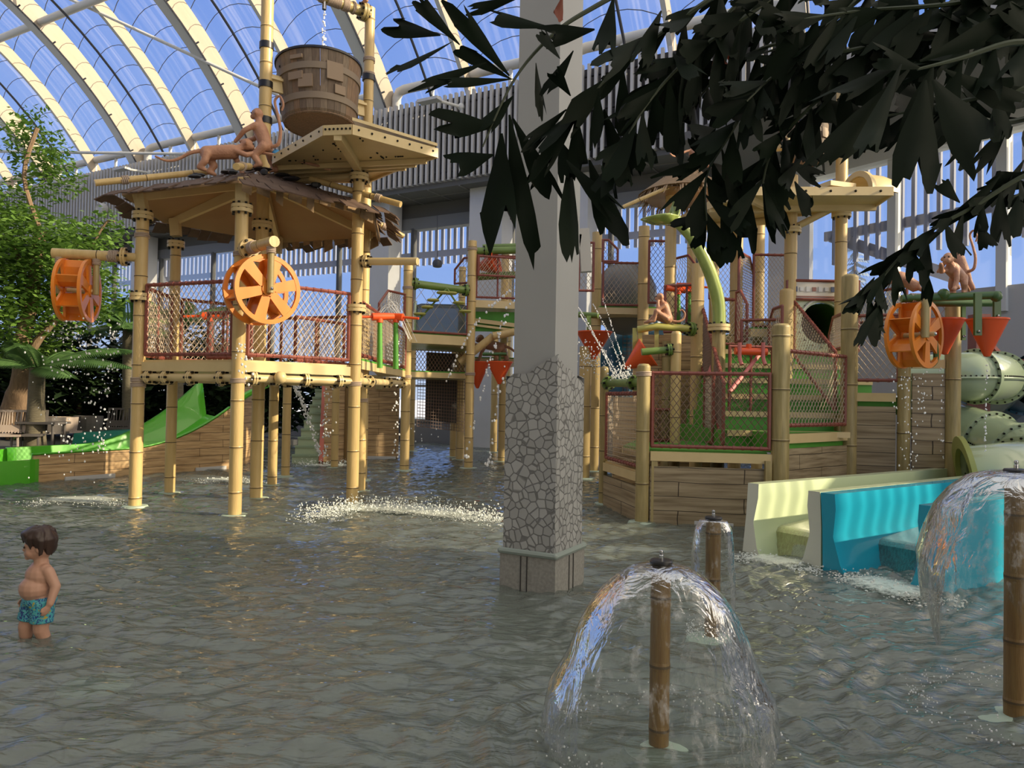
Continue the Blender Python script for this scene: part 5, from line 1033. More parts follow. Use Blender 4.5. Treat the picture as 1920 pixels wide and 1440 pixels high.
# ------------------------------------------------------------------ open flumes at the lower right
fa=V3(.82,.57,0).normalized(); fn=V3(fa.y,-fa.x,0); E0=W(1392,1036); pit=.93; Lf=4.6
def flwall(o,off,thick,h,mi,me,endskew,label_part,L_=Lf,e0=0.0):
    sg_=1 if thick>0 else -1; a=E0+fn*off+fa*e0; prof=[(0,-.14),(0,h*.55),(-.015,h),(thick,h),(thick+sg_*.01,h*.8),(thick-sg_*.02,h*.45),(thick+sg_*.05,.08),(thick+sg_*.12,-.05),(thick+sg_*.12,-.14)]
    vs=[]; 
    for t,sk in((0,endskew),(L_,0)):
        for d,z_ in prof: vs.append(a+fn*d+fa*(t+sk*(z_/h) )+V3(0,0,z_))
    n=len(prof); m=MB(); m.add(vs,[(i,i+1,n+i+1,n+i) for i in range(n-1)]); m.mat(1); m.add(vs,[tuple(range(n)),tuple(range(n,2*n))[::-1]]); return build(label_part,m,[M[mi],M[me]],o,True,ang=30)
PG=thing('water_flume','pale green open flume with water running out, beside the plank skirting','slide',E0-V3(0,0,.14)); flwall(PG,0,.12,.73,'pale','paleend',.10,'side_wall'); 
def flfloor(o,off,mi,name,z0=.27,st=.42):
    a=E0+fn*(off+.13)+fa*st; w_=pit-.2; m=MB(); prof=[(-.16,-.14),(-.10,.02),(-.05,.12),(-.03,z0-.06),(.01,z0-.02),(.08,z0),(Lf-st,z0+.25)]
    vs=[]
    for t,z_ in prof: vs+=[a+fa*t+V3(0,0,z_),a+fn*w_+fa*t+V3(0,0,z_)]
    vs+=[a+fa*(Lf-st)+V3(0,0,-.14),a+fn*w_+fa*(Lf-st)+V3(0,0,-.14)]; k=len(vs)//2
    m.add(vs,[(i*2,i*2+1,i*2+3,i*2+2) for i in range(k-1)]+[tuple(range(0,2*k,2)),tuple(range(1,2*k,2))[::-1]]); return build(name,m,mi,o,True,ang=30)
M['wetg']=mat('wet_green',(.42,.46,.20),.06,coat=1,noise_amt=.5,nscale=9,stretch=(5,5,.7),col2=(.22,.2,.08),bump=.3,bscale=25)
M['wetb']=mat('wet_blue',(.03,.20,.22),.06,coat=1,noise_amt=.7,nscale=12,stretch=(6,6,.6),col2=(.02,.05,.05),bump=.4,bscale=30)
flfloor(PG,0,M['wetg'],'wet_bed'); flwall(PG,pit-.02,-.14,.74,'pale','paleend',-.0,'side_wall')
BL=thing('water_flume','bright blue open flume next to the pale green one, under the water dome','slide',E0+fn*pit-V3(0,0,.14)); flwall(BL,pit+.0,.13,.74,'blue','blue',-.02,'side_wall'); flfloor(BL,pit,M['wetb'],'wet_bed',.26,.75); flwall(BL,2*pit+.1,-.13,.74,'blue','blue',0,'side_wall')
m=MB(); o_=E0+fn*(2*pit+.1); m.prism([o_+V3(0,0,-.14),o_+fa*Lf+V3(0,0,-.14),o_+fa*Lf+V3(0,0,.74),o_+V3(0,0,.74)],fn*.06); build('outer_face',m,M['blue'],BL,False)
# ------------------------------------------------------------------ mushroom fountains
def bellmat(name,frost,bs=9,tint=(.93,.95,.94)):
    m=bpy.data.materials.new(name); m.use_nodes=True; N=m.node_tree.nodes;L=m.node_tree.links; N.remove(N['Principled BSDF']); g=N.new('ShaderNodeTexCoord')
    mp=N.new('ShaderNodeMapping'); mp.inputs['Scale'].default_value=(1,1,.45); L.new(g.outputs['Object'],mp.inputs[0])
    nz=N.new('ShaderNodeTexNoise'); nz.inputs['Scale'].default_value=bs; nz.inputs['Detail'].default_value=4; nz.inputs['Distortion'].default_value=.8; L.new(mp.outputs[0],nz.inputs['Vector'])
    bp=N.new('ShaderNodeBump'); bp.inputs['Strength'].default_value=.6; bp.inputs['Distance'].default_value=.04; L.new(nz.outputs[0],bp.inputs['Height'])
    t=N.new('ShaderNodeBsdfTransparent'); t.inputs[0].default_value=(*tint,1); gl=N.new('ShaderNodeBsdfGlossy'); gl.inputs['Roughness'].default_value=.04; L.new(bp.outputs[0],gl.inputs['Normal'])
    fr=N.new('ShaderNodeFresnel'); fr.inputs[0].default_value=1.33; L.new(bp.outputs[0],fr.inputs['Normal']); ml=N.new('ShaderNodeMath'); ml.operation='MULTIPLY'; ml.inputs[1].default_value=.85; ml.use_clamp=True; L.new(fr.outputs[0],ml.inputs[0])
    a=N.new('ShaderNodeMixShader'); L.new(ml.outputs[0],a.inputs[0]); L.new(t.outputs[0],a.inputs[1]); L.new(gl.outputs[0],a.inputs[2])
    d=N.new('ShaderNodeBsdfDiffuse'); d.inputs[0].default_value=(.75,.77,.78,1); n2=N.new('ShaderNodeTexNoise'); n2.inputs['Scale'].default_value=bs*1.6; n2.inputs['Detail'].default_value=6; n2.inputs['Roughness'].default_value=.7; L.new(mp.outputs[0],n2.inputs['Vector'])
    cr=N.new('ShaderNodeValToRGB'); cr.color_ramp.elements[0].position=.52; cr.color_ramp.elements[0].color=(.015,)*3+(1,); cr.color_ramp.elements[1].position=.72; cr.color_ramp.elements[1].color=(frost,)*3+(1,); L.new(n2.outputs[0],cr.inputs[0])
    b=N.new('ShaderNodeMixShader'); L.new(cr.outputs[0],b.inputs[0]); L.new(a.outputs[0],b.inputs[1]); L.new(d.outputs[0],b.inputs[2]); L.new(b.outputs[0],N['Material Output'].inputs[0]); return m
M['bell']=bellmat('water_sheet',.5); M['foam']=mat('foam_white',(.80,.84,.80),.4); M['drop']=mat('water_drop',(.85,.87,.88),.08,spec=.8,coat=1)
def fountain(label,p,h,r,prof,zlow,wob,seed):
    o=thing('mushroom_fountain',label,'fountain',(p.x,p.y,-.14)); g=np.random.default_rng(seed); mb=MB().bamboo(V3(p.x,p.y,-.14),V3(p.x,p.y,h),r,.30,18,off=.75,m0=0,m1=1); build('post',mb,[M['bamboo3'],M['node']],o)
    build('cap_disc',MB().lathe([(r*.4,-.008),(r*1.12,-.004),(r*1.15,.006),(r*1.05,.013),(.012,.017)],V3(p.x,p.y,h+.012),24),M['black'],o); build('nozzle',MB().lathe([(.011,0),(.011,.018),(.007,.022),(.011,.030),(.009,.040),(.001,.044)],V3(p.x,p.y,h+.027),12),M['chrome'],o)
    build('foot_ring',MB().lathe([(r,.014),(r*2.2,.006),(r*3.4,-.012),(r*3.8,-.05)],V3(p.x,p.y,0.0),24,cap=False),M['mint'],o)
    n=72;k=30;vs=[]; Rz=np.array([q[0] for q in prof]);Zz=np.array([q[1] for q in prof]); tt=np.linspace(0,1,len(prof)); ph=g.uniform(0,6.28,8)
    for i in range(k):
        q=i/(k-1); r_=np.interp(q,tt,Rz); z_=np.interp(q,tt,Zz)
        for j in range(n):
            a=2*PI*j/n; f=wob*q**1.5*(math.sin(2*a+ph[0])+.6*math.sin(3*a+ph[1]+3*q)+.45*math.sin(5*a+ph[2]+6*q)+.25*math.sin(9*a+ph[3]+9*q)); zz=z_+zlow*q**4*(math.sin(4*a+ph[4])+.7*math.sin(7*a+ph[5])+.5*math.sin(13*a+ph[6]))
            vs.append(V3(p.x+r_*(1+f)*math.cos(a),p.y+r_*(1+f)*math.sin(a),max(zz,.0)))
    b=build('water_bell',MB().add(vs,[(i*n+j,i*n+(j+1)%n,(i+1)*n+(j+1)%n,(i+1)*n+j) for i in range(k-1) for j in range(n)]),M['bell'],o,True,ang=180)
    d=MB(); rl=prof[-1][0]
    for i in range(260):
        a=g.uniform(0,6.28); rr=rl*(1+g.normal(0,.10)); d.ball((p.x+rr*math.cos(a),p.y+rr*math.sin(a),abs(g.normal(0,.05))+.006),float(g.uniform(.0025,.006)),5)
    s_=build('splash_drops',d,M['drop'],b); s_['kind']='stuff'; return o
fountain('small clear water dome fountain on a brown bamboo post, front centre right',W(1235,1400),.835,.046,[(.05,.84),(.13,.825),(.20,.785),(.27,.72),(.33,.64),(.38,.54),(.42,.42),(.46,.34),(.50,.26),(.52,.10),(.50,.01)],.03,.035,2)
fountain('narrow water bell fountain on a bamboo post behind the front dome, before the pale flume',W(1335,1195),.79,.050,[(.05,.80),(.09,.79),(.125,.73),(.14,.62),(.145,.5),(.15,.38),(.15,.28)],.08,.04,5)
fountain('tall water dome fountain at the right edge in front of the blue flume',W(1903,1345),1.25,.052,[(.05,1.265),(.13,1.26),(.22,1.235),(.31,1.165),(.38,1.07),(.42,.97),(.45,.89),(.48,.8),(.47,.68),(.45,.55)],.09,.05,9)
# bubbling jet in the floor, foam ring and splashes
j=W(180,1275); o=thing('floor_jet','round pale floor jet bubbling under the water below the child','fountain',(j.x,j.y,-.14)); build('jet_plate',MB().lathe([(.20,.05),(.19,.11),(.12,.128),(.05,.135),(.0,.14)],(j.x,j.y,-.14),24),mat('mint_plate',(.55,.66,.55),.5),o); build('bubble',MB().lathe([(.06,.0),(.045,.018),(.0,.024)],(j.x,j.y,-.01),16),M['bell'],o)
def foammat():
    m=bpy.data.materials.new('foam_sheet'); m.use_nodes=True; N=m.node_tree.nodes;L=m.node_tree.links; b=N['Principled BSDF']; b.inputs['Base Color'].default_value=(.74,.80,.72,1); b.inputs['Roughness'].default_value=.3
    g=N.new('ShaderNodeNewGeometry'); n=N.new('ShaderNodeTexNoise'); n.inputs['Scale'].default_value=16; n.inputs['Detail'].default_value=7; n.inputs['Roughness'].default_value=.75; L.new(g.outputs['Position'],n.inputs['Vector'])
    a=N.new('ShaderNodeAttribute'); a.attribute_name='cover'; ad=N.new('ShaderNodeMath'); ad.operation='ADD'; L.new(n.outputs[0],ad.inputs[0]); L.new(a.outputs['Fac'],ad.inputs[1])
    c=N.new('ShaderNodeValToRGB'); c.color_ramp.elements[0].position=.72; c.color_ramp.elements[1].position=1.05; c.color_ramp.elements[1].color=(.85,.85,.85,1); L.new(ad.outputs[0],c.inputs[0])
    t=N.new('ShaderNodeBsdfTransparent'); x=N.new('ShaderNodeMixShader'); L.new(c.outputs[0],x.inputs[0]); L.new(t.outputs[0],x.inputs[1]); L.new(b.outputs[0],x.inputs[2]); L.new(x.outputs[0],N['Material Output'].inputs[0]); return m
M['foams']=foammat()
def foam(label,pts,n,spread,hmax,seed,size=(.003,.010)):
    g=np.random.default_rng(seed); d=MB(); pts=sm(pts,6); n=int(n*1.6)
    sh=MB(); cov=[]; K=12; wd=spread*3.2      # thin churned sheet lying on the ripples
    for i,p in enumerate(pts):
        tg=(pts[min(i+1,len(pts)-1)]-pts[max(i-1,0)]); tg.z=0; tg.normalize(); sd=V3(-tg.y,tg.x,0); e=min(i,len(pts)-1-i)/max(1,(len(pts)-1)/2)
        for j in range(K+1): q=j/K*2-1; sh.v.append(tuple(p+sd*(wd*q)+V3(0,0,.022+.03*(1-q*q)*min(1,e*2)))); cov.append((.52*(1-q*q))*min(1,e*1.8))
    sh.f=[[i*(K+1)+j,i*(K+1)+j+1,(i+1)*(K+1)+j+1,(i+1)*(K+1)+j] for i in range(len(pts)-1) for j in range(K)]; sh.m=[0]*len(sh.f)
    so_=build('foam_sheet',sh,M['foams']); at=so_.data.attributes.new('cover','FLOAT','POINT'); at.data.foreach_set('value',np.array(cov,dtype=np.float32))
    tag(so_,'thin '+label.replace('splash','foam sheet'),'foam','foam sheets',kind='stuff')
    for i in range(n):
        k=g.uniform(0,len(pts)-1.001); a=pts[int(k)].lerp(pts[int(k)+1],k-int(k)); h=abs(g.normal(0,1))*hmax*.5*(g.random()<.5); s=float(g.uniform(*size)); d.ball((a.x+g.normal(0,spread),a.y+g.normal(0,spread*.9),h+.004),(s*1.2,s*1.2,s*(1.3 if h>.03 else .6)),6)
    return tag(build('splash_foam',d,M['foam'],None,True),label,'splash','splashes',kind='stuff')
foam('white splash ring on the water in front of the bucket tower',[W(590,972),W(650,958),W(740,957),W(850,968),W(940,980)],2600,.16,.16,1)
foam('white splash of churned water below the pale green flume',[W(1400,1048),W(1450,1056),W(1520,1070)],700,.10,.04,2); foam('white splash of churned water below the blue flume',[W(1590,1082),W(1680,1110),W(1760,1130)],700,.12,.05,3)
foam('small splash on the water left of the green slide tower legs',[W(60,945),W(150,940),W(220,948)],500,.14,.04,4); foam('small splash between the tower legs',[W(380,905),W(420,903),W(480,905)],400,.14,.06,5); foam('splash at the foot of the stepped chute',[W(560,874),W(610,876),W(650,872)],500,.1,.14,6)
# falling drops and jets
def drops(label,segs,seed,size=(.010,.022),cat='water jet'):
    g=np.random.default_rng(seed); d=MB()
    for pts,n,jit in segs:
        pts=[Vector(p) for p in pts]; s=sm(pts,6) if len(pts)>2 else pts
        for i in range(n):
            k=g.uniform(0,len(s)-1.001); a=s[int(k)].lerp(s[int(k)+1],k-int(k)); r_=float(g.uniform(*size)); d.ball((a.x+g.normal(0,jit),a.y+g.normal(0,jit),a.z+g.normal(0,jit)),(r_,r_,r_*1.3),6)
    return tag(build('water_jet',d,M['drop'],None,True),label,cat,'falling water drops',kind='stuff')
drops('string of drops falling from the upper net left of the pillar',[([P(958,545,15),P(905,590,15),P(860,665,15),P(838,720,15)],46,.02),([P(962,560,15),P(930,640,15),P(905,730,15),P(870,870,14)],50,.03),([P(945,680,14),P(930,760,14),P(915,880,13)],26,.03)],1,(.014,.026))
drops('veil of drops falling below the left water wheel',[([P(150,615,10.2),P(140,680,10.2),P(130,870,10.2)],170,.20),([P(215,600,10),P(205,700,10),P(195,850,10)],60,.03),([P(190,640,10),P(185,850,10)],40,.06)],2,(.007,.014))
drops('thin arcs of water shooting up right of the mosaic pillar',[([P(1080,570,12),P(1105,610,11.5),P(1135,670,11),P(1155,712,10.8)],150,.004),([P(1088,590,12),P(1120,640,11.5),P(1163,712,10.8)],150,.004),([P(1112,570,13),P(1138,620,12),P(1165,690,11)],90,.004),([P(1130,560,13),P(1150,620,12),P(1173,690,11)],90,.004)],3,(.006,.010))
drops('spray of drops around the red cone right of the pillar',[([P(1085,665,13),P(1110,670,13),P(1140,680,13)],150,.14),([P(1150,700,11),P(1185,705,11)],120,.07)],4,(.008,.014))
drops('drops falling from the right water wheel',[([P(1690,700,9.4),P(1700,760,9.4),P(1705,880,9.4)],70,.07),([P(1730,700,9.4),P(1726,790,9.4)],30,.06),([P(1765,665,9.8),P(1766,860,9.8)],26,.01),([P(1850,680,9.3),P(1847,850,9.3)],40,.006)],5,(.006,.012))
drops('stream of water leaping down the stepped chute',[([P(545,705,15),P(565,750,15.3),P(583,800,15.6),P(600,850,16)],200,.03),([P(540,700,14.5),P(560,730,14.8)],60,.10),([P(612,720,15.5),P(608,860,16)],60,.06)],6,(.010,.022))
drops('drops falling from the walkway beside the short post',[([P(742,640,13),P(745,720,13),P(742,860,13)],50,.04),([P(455,640,9.5),P(460,720,9.4)],26,.06),([P(790,800,17),P(800,830,17)],14,.2),([P(668,240,11),P(664,330,10.8)],26,.02)],7,(.010,.018))
drops('thin stream pouring from the tap into the wooden tub',[([b0.lerp(b1,.53)+V3(0,0,-.22),b0.lerp(b1,.53)+V3(0,0,-1.1)],60,.014)],8,(.008,.016))
g=np.random.default_rng(11); d=MB()
for i in range(9):      # fan of arcs behind the walkway
    a=g.uniform(-.5,.5); p=P(700+g.uniform(-8,12),600,13); q=p+V3(.25+.25*abs(a),a*.5,.35*g.uniform(.6,1)); e=p+V3(.6+.3*abs(a),a,-.35); d.path(sm([p,q,e],5),.0022,4)
tag(build('water_jet',d,M['drop']),'fan of fine water arcs above the walkway between tower and short post','water jet')
# ------------------------------------------------------------------ child
def child():
    p=W(73,1189); r=thing('person','small child with brown hair in blue patterned swim shorts wading in the water','person',(p.x,p.y,-.14)); r.rotation_euler=(0,0,math.radians(-128)); skin=mat('skin',(.50,.29,.205),.5,noise_amt=.25,nscale=7,col2=(.42,.21,.15))
    zo=.14; b=MB()
    def q(x,y,z): return V3(x,y,z+zo)
    def c(*pts,r): 
        for i in range(len(pts)-1): capsule(b,pts[i],pts[i+1],r[i],r[i+1],12)
    b.ball(q(.0,0,.235),(.088,.098,.075),14); b.ball(q(.028,0,.305),(.096,.106,.085),14); b.ball(q(.005,0,.385),(.082,.106,.085),14); capsule(b,q(-.005,-.065,.425),q(-.005,.065,.425),.042)
    c(q(-.005,0,.42),q(.0,0,.49),r=(.05,.042))
    hd=q(.005,-.012,.575); f=V3(math.cos(-.55),math.sin(-.55),0); s=V3(-f.y,f.x,0); X=(f,s,V3(0,0,1))
    b.ball(hd,(.088,.078,.092),16,X); b.ball(hd+f*.032-V3(0,0,.042),(.055,.062,.045),12,X)
    for k in(-1,1): b.ball(hd+f*.045+s*(.038*k)-V3(0,0,.038),.030,10); b.ball(hd-f*.008+s*(.080*k)-V3(0,0,.012),(.018,.012,.024),8,X); b.ball(hd+f*.066+s*(.032*k)+V3(0,0,.012),(.018,.022,.010),8,X)
    b.ball(hd+f*.088-V3(0,0,.022),(.013,.012,.012),8); b.ball(hd+f*.080-V3(0,0,.047),(.011,.020,.006),8,X); b.ball(hd+f*.079-V3(0,0,.058),(.010,.017,.006),8,X); b.ball(hd+f*.068-V3(0,0,.076),(.018,.02,.014),8,X)
    def arm(sh,el,wr,hnd,side,fwd):
        c(sh,el,wr,r=(.036,.031,.023)); d=(hnd-wr).normalized(); pal=wr+d*.032; b.ball(wr+d*.028,(.020,.012,.030),10,(V3(1,0,0),V3(0,1,0),d)); 
        for i,(o,l) in enumerate(((-.016,.030),(-.005,.035),(.006,.032),(.016,.025))):
            a=pal+V3(o,0,0)+d*.016; m=a+d*(l*.55)+V3(0,-side*.004,0); e=m+d*(l*.45)+V3(0,-side*.010,0); capsule(b,a,m,.0068,.0062,8); capsule(b,m,e,.0062,.005,8)
        a=wr+d*.018+V3(.014,0,0); m=a+V3(.018,-side*.006,0)+d*.014; capsule(b,a,m,.008,.007,8); capsule(b,m,m+d*.016,.007,.0055,8)
    arm(q(-.01,.098,.42),q(-.04,.135,.325),q(-.005,.150,.225),q(.02,.148,.17),1,1); arm(q(-.005,-.098,.42),q(-.025,-.135,.325),q(.03,-.135,.235),q(.055,-.13,.19),-1,1)
    c(q(.0,.048,.20),q(.012,.058,.045),q(-.045,.058,-.10),r=(.062,.046,.028)); capsule(b,q(-.055,.058,-.118),q(.035,.064,-.125),.022,.018)
    c(q(.01,-.048,.20),q(.055,-.062,.05),q(.050,-.068,-.10),r=(.062,.046,.028)); capsule(b,q(.040,-.068,-.118),q(.125,-.078,-.125),.022,.018)
    for side,x,y in((1,.05,.064),(-1,.14,-.078)):
        for i in range(5): b.ball(q(x-.004*abs(i-1),y+(i-2)*.0085,-.128),.0085 if i else .010,6)
    o=build('body',b,skin,r,loc=(0,0,0)); fuse(o,.0055,5)
    # hair: a cap of overlapping locks with fringe
    h=MB(); up=V3(0,0,1); h.ball(hd-f*.014+up*.034,(.092,.086,.076),18,X); h.ball(hd-f*.050+up*.0,(.052,.074,.066),14,X)
    g=np.random.default_rng(4)
    for i in range(70):
        a=g.uniform(-2.9,2.9); t0=g.uniform(.15,.9); fr=abs(a)<1.0; z0=.084*math.cos(t0)+.03; rr=.088*math.sin(t0)+.012; dv=f*math.cos(a)+s*math.sin(a)
        zz=.034 if fr else(.0 if abs(a)<1.75 else -.045); e=hd+dv*(.090 if fr else .086)+up*(zz+g.normal(0,.006)); m=hd+dv*.098+up*((z0+zz)/2+.016); capsule(h,hd+dv*rr+up*(z0+.012),m,.014,.013,6); capsule(h,m,e,.013,.005,6)
    ho=build('hair',h,mat('brown_hair',(.045,.022,.015),.45,noise_amt=.6,nscale=20,stretch=(1,1,.2),col2=(.02,.01,.008)),r,loc=(0,0,0)); fuse(ho,.005,8)
    e=MB()
    for k in(-1,1): e.ball(hd+f*.081+s*(.031*k)-V3(0,0,.002),(.006,.011,.008),8,X)
    build('eyes',e,mat('eye',(.03,.02,.015),.2),r,loc=(0,0,0))
    m=mat('swim_shorts_print',(.05,.30,.42),.6); N=m.node_tree.nodes;L=m.node_tree.links; v=N.new('ShaderNodeTexNoise'); v.inputs['Scale'].default_value=34; v.inputs['Detail'].default_value=2; tc=N.new('ShaderNodeTexCoord'); L.new(tc.outputs['Object'],v.inputs['Vector']); cr=N.new('ShaderNodeValToRGB'); cr.color_ramp.interpolation='CONSTANT'; el=cr.color_ramp.elements; el[0].position=0; el[0].color=(.40,.33,.05,1); el[1].position=.37; el[1].color=(.06,.36,.42,1); x=el.new(.5); x.color=(.02,.05,.22,1); x=el.new(.57); x.color=(.10,.42,.46,1); x=el.new(.66); x.color=(.02,.12,.35,1); L.new(v.outputs[0],cr.inputs[0]); L.new(cr.outputs[0],N['Principled BSDF'].inputs['Base Color'])
    sh=MB(); sh.ball(q(0,0,.222),(.099,.112,.056),16); sh.tube(q(.0,.050,.23),q(.009,.058,.088),.074,.068,16); sh.tube(q(.010,-.050,.23),q(.042,-.060,.088),.074,.068,16)
    so_=build('swim_shorts',sh,m,r,loc=(0,0,0)); fuse(so_,.006,4)
child()
o=W(-2,915); pr_=thing('person','person mostly outside the left edge, only a bit of bare skin showing','person',(o.x-.42,o.y,-.14)); c_=V3(o.x-.42,o.y,-.14); b=MB(); capsule(b,c_+V3(0,.07,.45),c_+V3(0,.09,.05),.075,.05); capsule(b,c_+V3(0,-.07,.45),c_+V3(.03,-.09,.05),.075,.05); b.ball(c_+V3(0,0,.55),(.13,.15,.12),12); b.ball(c_+V3(0,0,.75),(.11,.16,.18),12); capsule(b,c_+V3(0,0,.85),c_+V3(.02,0,1.0),.05); b.ball(c_+V3(.02,0,1.08),(.09,.08,.11),12); capsule(b,c_+V3(0,-.17,.85),c_+V3(.12,-.2,.62),.045,.038); capsule(b,c_+V3(.12,-.2,.62),c_+V3(.36,-.15,.48),.038,.03); capsule(b,c_+V3(.36,-.15,.48),c_+V3(.43,-.14,.46),.03,.012); capsule(b,c_+V3(0,.17,.85),c_+V3(-.02,.22,.55),.045,.035)
fuse(build('body',b,bpy.data.materials['skin'],pr_),.012,4)
# ------------------------------------------------------------------ fishtail palm hanging in from the upper right
FP=thing('fishtail_palm','dark fishtail palm with jagged leaves hanging in from the upper right','palm',(3.6,2.2,-.14))
build('trunk',MB().path([V3(3.6,2.2,-.14),V3(3.55,2.25,1.5),V3(3.4,2.3,3.0),V3(3.2,2.35,3.9)],[.14,.12,.10,.08],10),M['palmbark'],FP); crown=V3(3.2,2.35,3.9)
LR=random.Random(21)
def leaflet(mb,b,t,w,fold=.16,jag=.30):
    """one fishtail leaflet: narrow at the base b, broad and ragged at the end t"""
    d=t-b; L_=d.length; d.normalize(); n=V3(LR.gauss(0,.35),-1,LR.gauss(0,.35)); s=d.cross(n).normalized(); n=s.cross(d); w/=2
    xs=(0,.25,.55,.8); hw=(.07,.36,.74,.95); vs=[]; sk=LR.uniform(-.25,.25)
    for x,h in zip(xs,hw):
        for e in(-1,-.5,0,.5,1): vs.append(b+d*(x*L_*(1+sk*e*.5*x))+s*(w*h*e)+n*(-fold*w*h*abs(e)*.8+.06*L_*x*x))
    for e in(-1,-.5,0,.5,1): vs.append(b+d*(L_*(1+sk*e*.5+LR.uniform(-jag,jag*.6)))+s*(w*(1.02-.12*LR.random())*e)+n*(-fold*w*abs(e)*.8+.08*L_))
    fs=[(i*5+j,i*5+j+1,(i+1)*5+j+1,(i+1)*5+j) for i in range(4) for j in range(4)]
    # notched tips between the points
    m_=[]
    for j in range(4):
        a=vs[20+j];c=vs[21+j]; mid=(a+c)/2-d*(L_*jag*LR.uniform(.1,.7)); tip=(a+c)/2+d*(L_*jag*LR.uniform(0,.5)); vs.append(tip); fs.append((20+j,21+j,25+j))
    mb.add(vs,fs)
def pxl(x,y,Y): return P(x,y,Y)
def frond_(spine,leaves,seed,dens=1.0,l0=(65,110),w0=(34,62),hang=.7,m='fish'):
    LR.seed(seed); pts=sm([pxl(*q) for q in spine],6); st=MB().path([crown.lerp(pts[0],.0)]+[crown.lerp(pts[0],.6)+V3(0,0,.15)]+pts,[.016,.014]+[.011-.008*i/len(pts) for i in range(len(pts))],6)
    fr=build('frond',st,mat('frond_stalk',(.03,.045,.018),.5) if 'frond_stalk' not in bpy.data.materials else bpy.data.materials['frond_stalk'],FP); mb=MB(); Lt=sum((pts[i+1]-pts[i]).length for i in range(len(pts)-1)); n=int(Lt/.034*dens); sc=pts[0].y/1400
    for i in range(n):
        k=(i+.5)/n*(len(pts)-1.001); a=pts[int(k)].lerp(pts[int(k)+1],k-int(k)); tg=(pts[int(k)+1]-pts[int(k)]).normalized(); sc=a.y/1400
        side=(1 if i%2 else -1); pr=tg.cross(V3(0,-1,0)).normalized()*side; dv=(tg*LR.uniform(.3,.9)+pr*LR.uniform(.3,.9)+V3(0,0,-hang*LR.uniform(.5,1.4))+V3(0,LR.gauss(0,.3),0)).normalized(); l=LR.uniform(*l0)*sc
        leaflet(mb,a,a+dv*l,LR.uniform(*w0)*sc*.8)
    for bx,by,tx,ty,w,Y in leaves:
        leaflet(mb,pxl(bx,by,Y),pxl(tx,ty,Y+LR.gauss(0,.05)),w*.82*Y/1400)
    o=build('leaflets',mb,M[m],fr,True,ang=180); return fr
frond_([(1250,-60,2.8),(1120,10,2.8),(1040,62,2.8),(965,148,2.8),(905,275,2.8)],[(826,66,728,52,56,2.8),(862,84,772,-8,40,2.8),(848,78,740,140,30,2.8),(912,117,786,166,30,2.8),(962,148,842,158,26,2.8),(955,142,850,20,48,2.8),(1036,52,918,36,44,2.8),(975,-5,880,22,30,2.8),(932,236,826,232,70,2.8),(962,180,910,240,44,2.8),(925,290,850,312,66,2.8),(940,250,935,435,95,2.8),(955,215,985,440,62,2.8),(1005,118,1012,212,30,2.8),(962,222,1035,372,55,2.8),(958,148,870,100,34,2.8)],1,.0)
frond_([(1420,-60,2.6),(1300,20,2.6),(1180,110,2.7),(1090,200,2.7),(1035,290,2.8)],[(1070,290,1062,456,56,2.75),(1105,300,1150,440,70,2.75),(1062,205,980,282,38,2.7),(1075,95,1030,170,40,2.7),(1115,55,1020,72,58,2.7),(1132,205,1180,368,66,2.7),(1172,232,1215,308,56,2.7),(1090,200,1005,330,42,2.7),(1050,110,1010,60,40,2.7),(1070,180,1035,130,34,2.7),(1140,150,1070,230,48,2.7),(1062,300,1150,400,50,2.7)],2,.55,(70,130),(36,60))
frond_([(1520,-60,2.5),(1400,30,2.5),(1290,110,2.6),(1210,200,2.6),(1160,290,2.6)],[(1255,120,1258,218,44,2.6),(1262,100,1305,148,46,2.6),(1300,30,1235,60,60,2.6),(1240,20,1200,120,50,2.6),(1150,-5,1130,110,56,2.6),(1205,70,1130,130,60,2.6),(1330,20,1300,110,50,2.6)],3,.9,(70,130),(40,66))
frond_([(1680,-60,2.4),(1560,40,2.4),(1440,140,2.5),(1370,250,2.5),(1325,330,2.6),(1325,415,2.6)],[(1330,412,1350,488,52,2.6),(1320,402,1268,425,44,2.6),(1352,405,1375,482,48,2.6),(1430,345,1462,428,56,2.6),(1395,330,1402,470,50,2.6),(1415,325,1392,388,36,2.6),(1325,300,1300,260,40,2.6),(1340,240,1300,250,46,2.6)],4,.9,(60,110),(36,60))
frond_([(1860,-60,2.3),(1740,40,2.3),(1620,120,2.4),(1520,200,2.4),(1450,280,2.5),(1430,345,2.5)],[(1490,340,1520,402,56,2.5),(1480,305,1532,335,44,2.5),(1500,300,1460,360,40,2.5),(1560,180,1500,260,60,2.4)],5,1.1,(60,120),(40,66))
frond_([(1960,20,2.2),(1850,50,2.2),(1720,75,2.3),(1590,95,2.3),(1470,130,2.4),(1400,190,2.4)],[],6,1.25,(70,120),(44,72),.5)
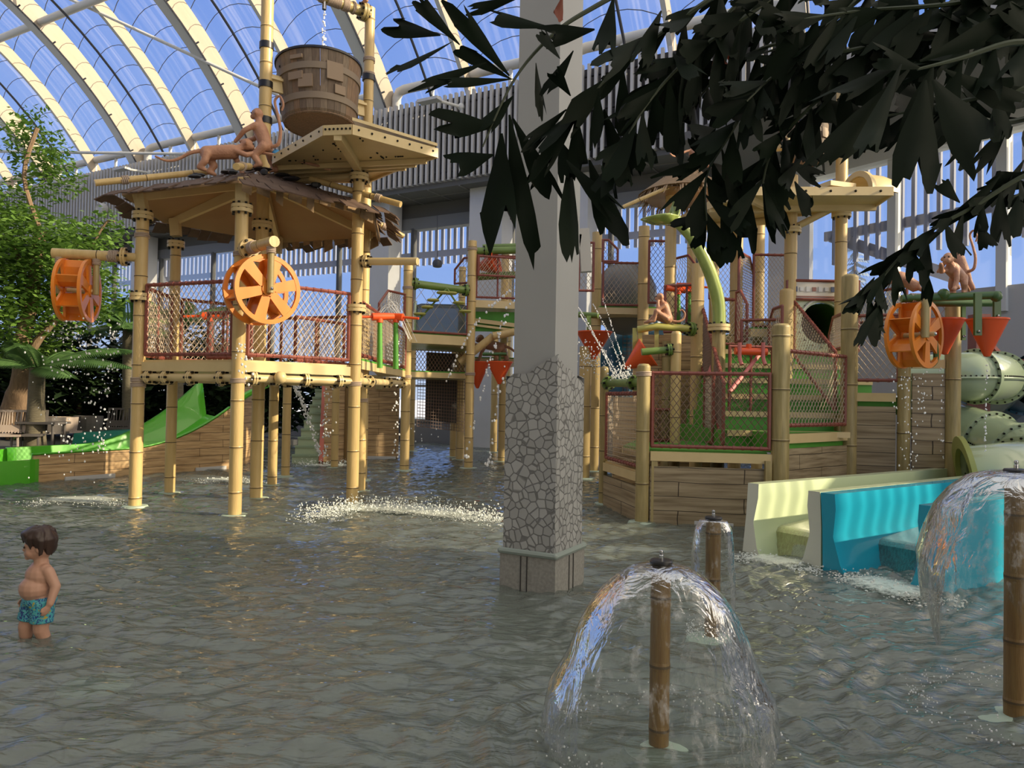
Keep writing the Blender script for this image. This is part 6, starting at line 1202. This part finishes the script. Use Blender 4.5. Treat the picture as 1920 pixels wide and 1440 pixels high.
frond_([(1990,90,1.9),(1900,80,1.9),(1800,110,1.9),(1720,130,1.9)],[(1705,130,1550,300,75,1.85),(1735,150,1712,345,110,1.85),(1750,150,1845,290,130,1.85),(1725,115,1915,30,70,1.9),(1690,120,1600,330,55,1.85),(1770,130,1905,200,60,1.9),(1700,110,1560,190,50,1.9)],7,.9,(80,130),(44,70),.4)
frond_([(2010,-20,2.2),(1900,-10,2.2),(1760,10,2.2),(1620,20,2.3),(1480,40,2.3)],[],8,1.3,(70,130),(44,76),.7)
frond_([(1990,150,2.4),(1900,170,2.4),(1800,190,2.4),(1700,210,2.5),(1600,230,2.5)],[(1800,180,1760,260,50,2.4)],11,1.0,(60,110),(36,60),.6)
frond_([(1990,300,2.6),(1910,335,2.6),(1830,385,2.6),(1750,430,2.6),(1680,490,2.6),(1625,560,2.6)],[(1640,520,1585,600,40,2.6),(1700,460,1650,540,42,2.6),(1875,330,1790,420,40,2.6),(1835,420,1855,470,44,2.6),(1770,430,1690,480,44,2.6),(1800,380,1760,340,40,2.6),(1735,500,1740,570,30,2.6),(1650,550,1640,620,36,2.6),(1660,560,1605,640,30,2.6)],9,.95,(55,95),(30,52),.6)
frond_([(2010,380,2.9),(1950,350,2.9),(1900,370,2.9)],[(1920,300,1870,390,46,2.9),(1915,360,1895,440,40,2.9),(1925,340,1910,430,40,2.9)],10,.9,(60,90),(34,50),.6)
frond_([(1430,-40,2.7),(1370,20,2.7),(1340,60,2.7)],[(1345,62,1372,88,40,2.7)],12,.0,m='yleaf')
frond_([(1420,-40,2.7),(1360,40,2.7),(1345,70,2.7)],[(1338,80,1300,122,18,2.7),(1345,88,1332,150,14,2.7),(1350,90,1370,150,16,2.7),(1352,85,1378,125,14,2.7),(1055,-8,1044,40,26,2.7)],13,.0,m='rleaf')

frond_([(1760,-60,2.5),(1650,10,2.5),(1540,70,2.6),(1430,90,2.6),(1340,150,2.7),(1280,230,2.7)],[],14,.9,(60,110),(32,56))
frond_([(1990,200,2.6),(1880,230,2.6),(1780,200,2.6),(1660,150,2.6),(1560,210,2.7),(1500,260,2.7)],[],15,.9,(60,105),(32,56))
frond_([(1600,-60,2.6),(1480,-20,2.6),(1380,30,2.6),(1290,100,2.7),(1240,150,2.7)],[],16,.9,(60,105),(32,56))
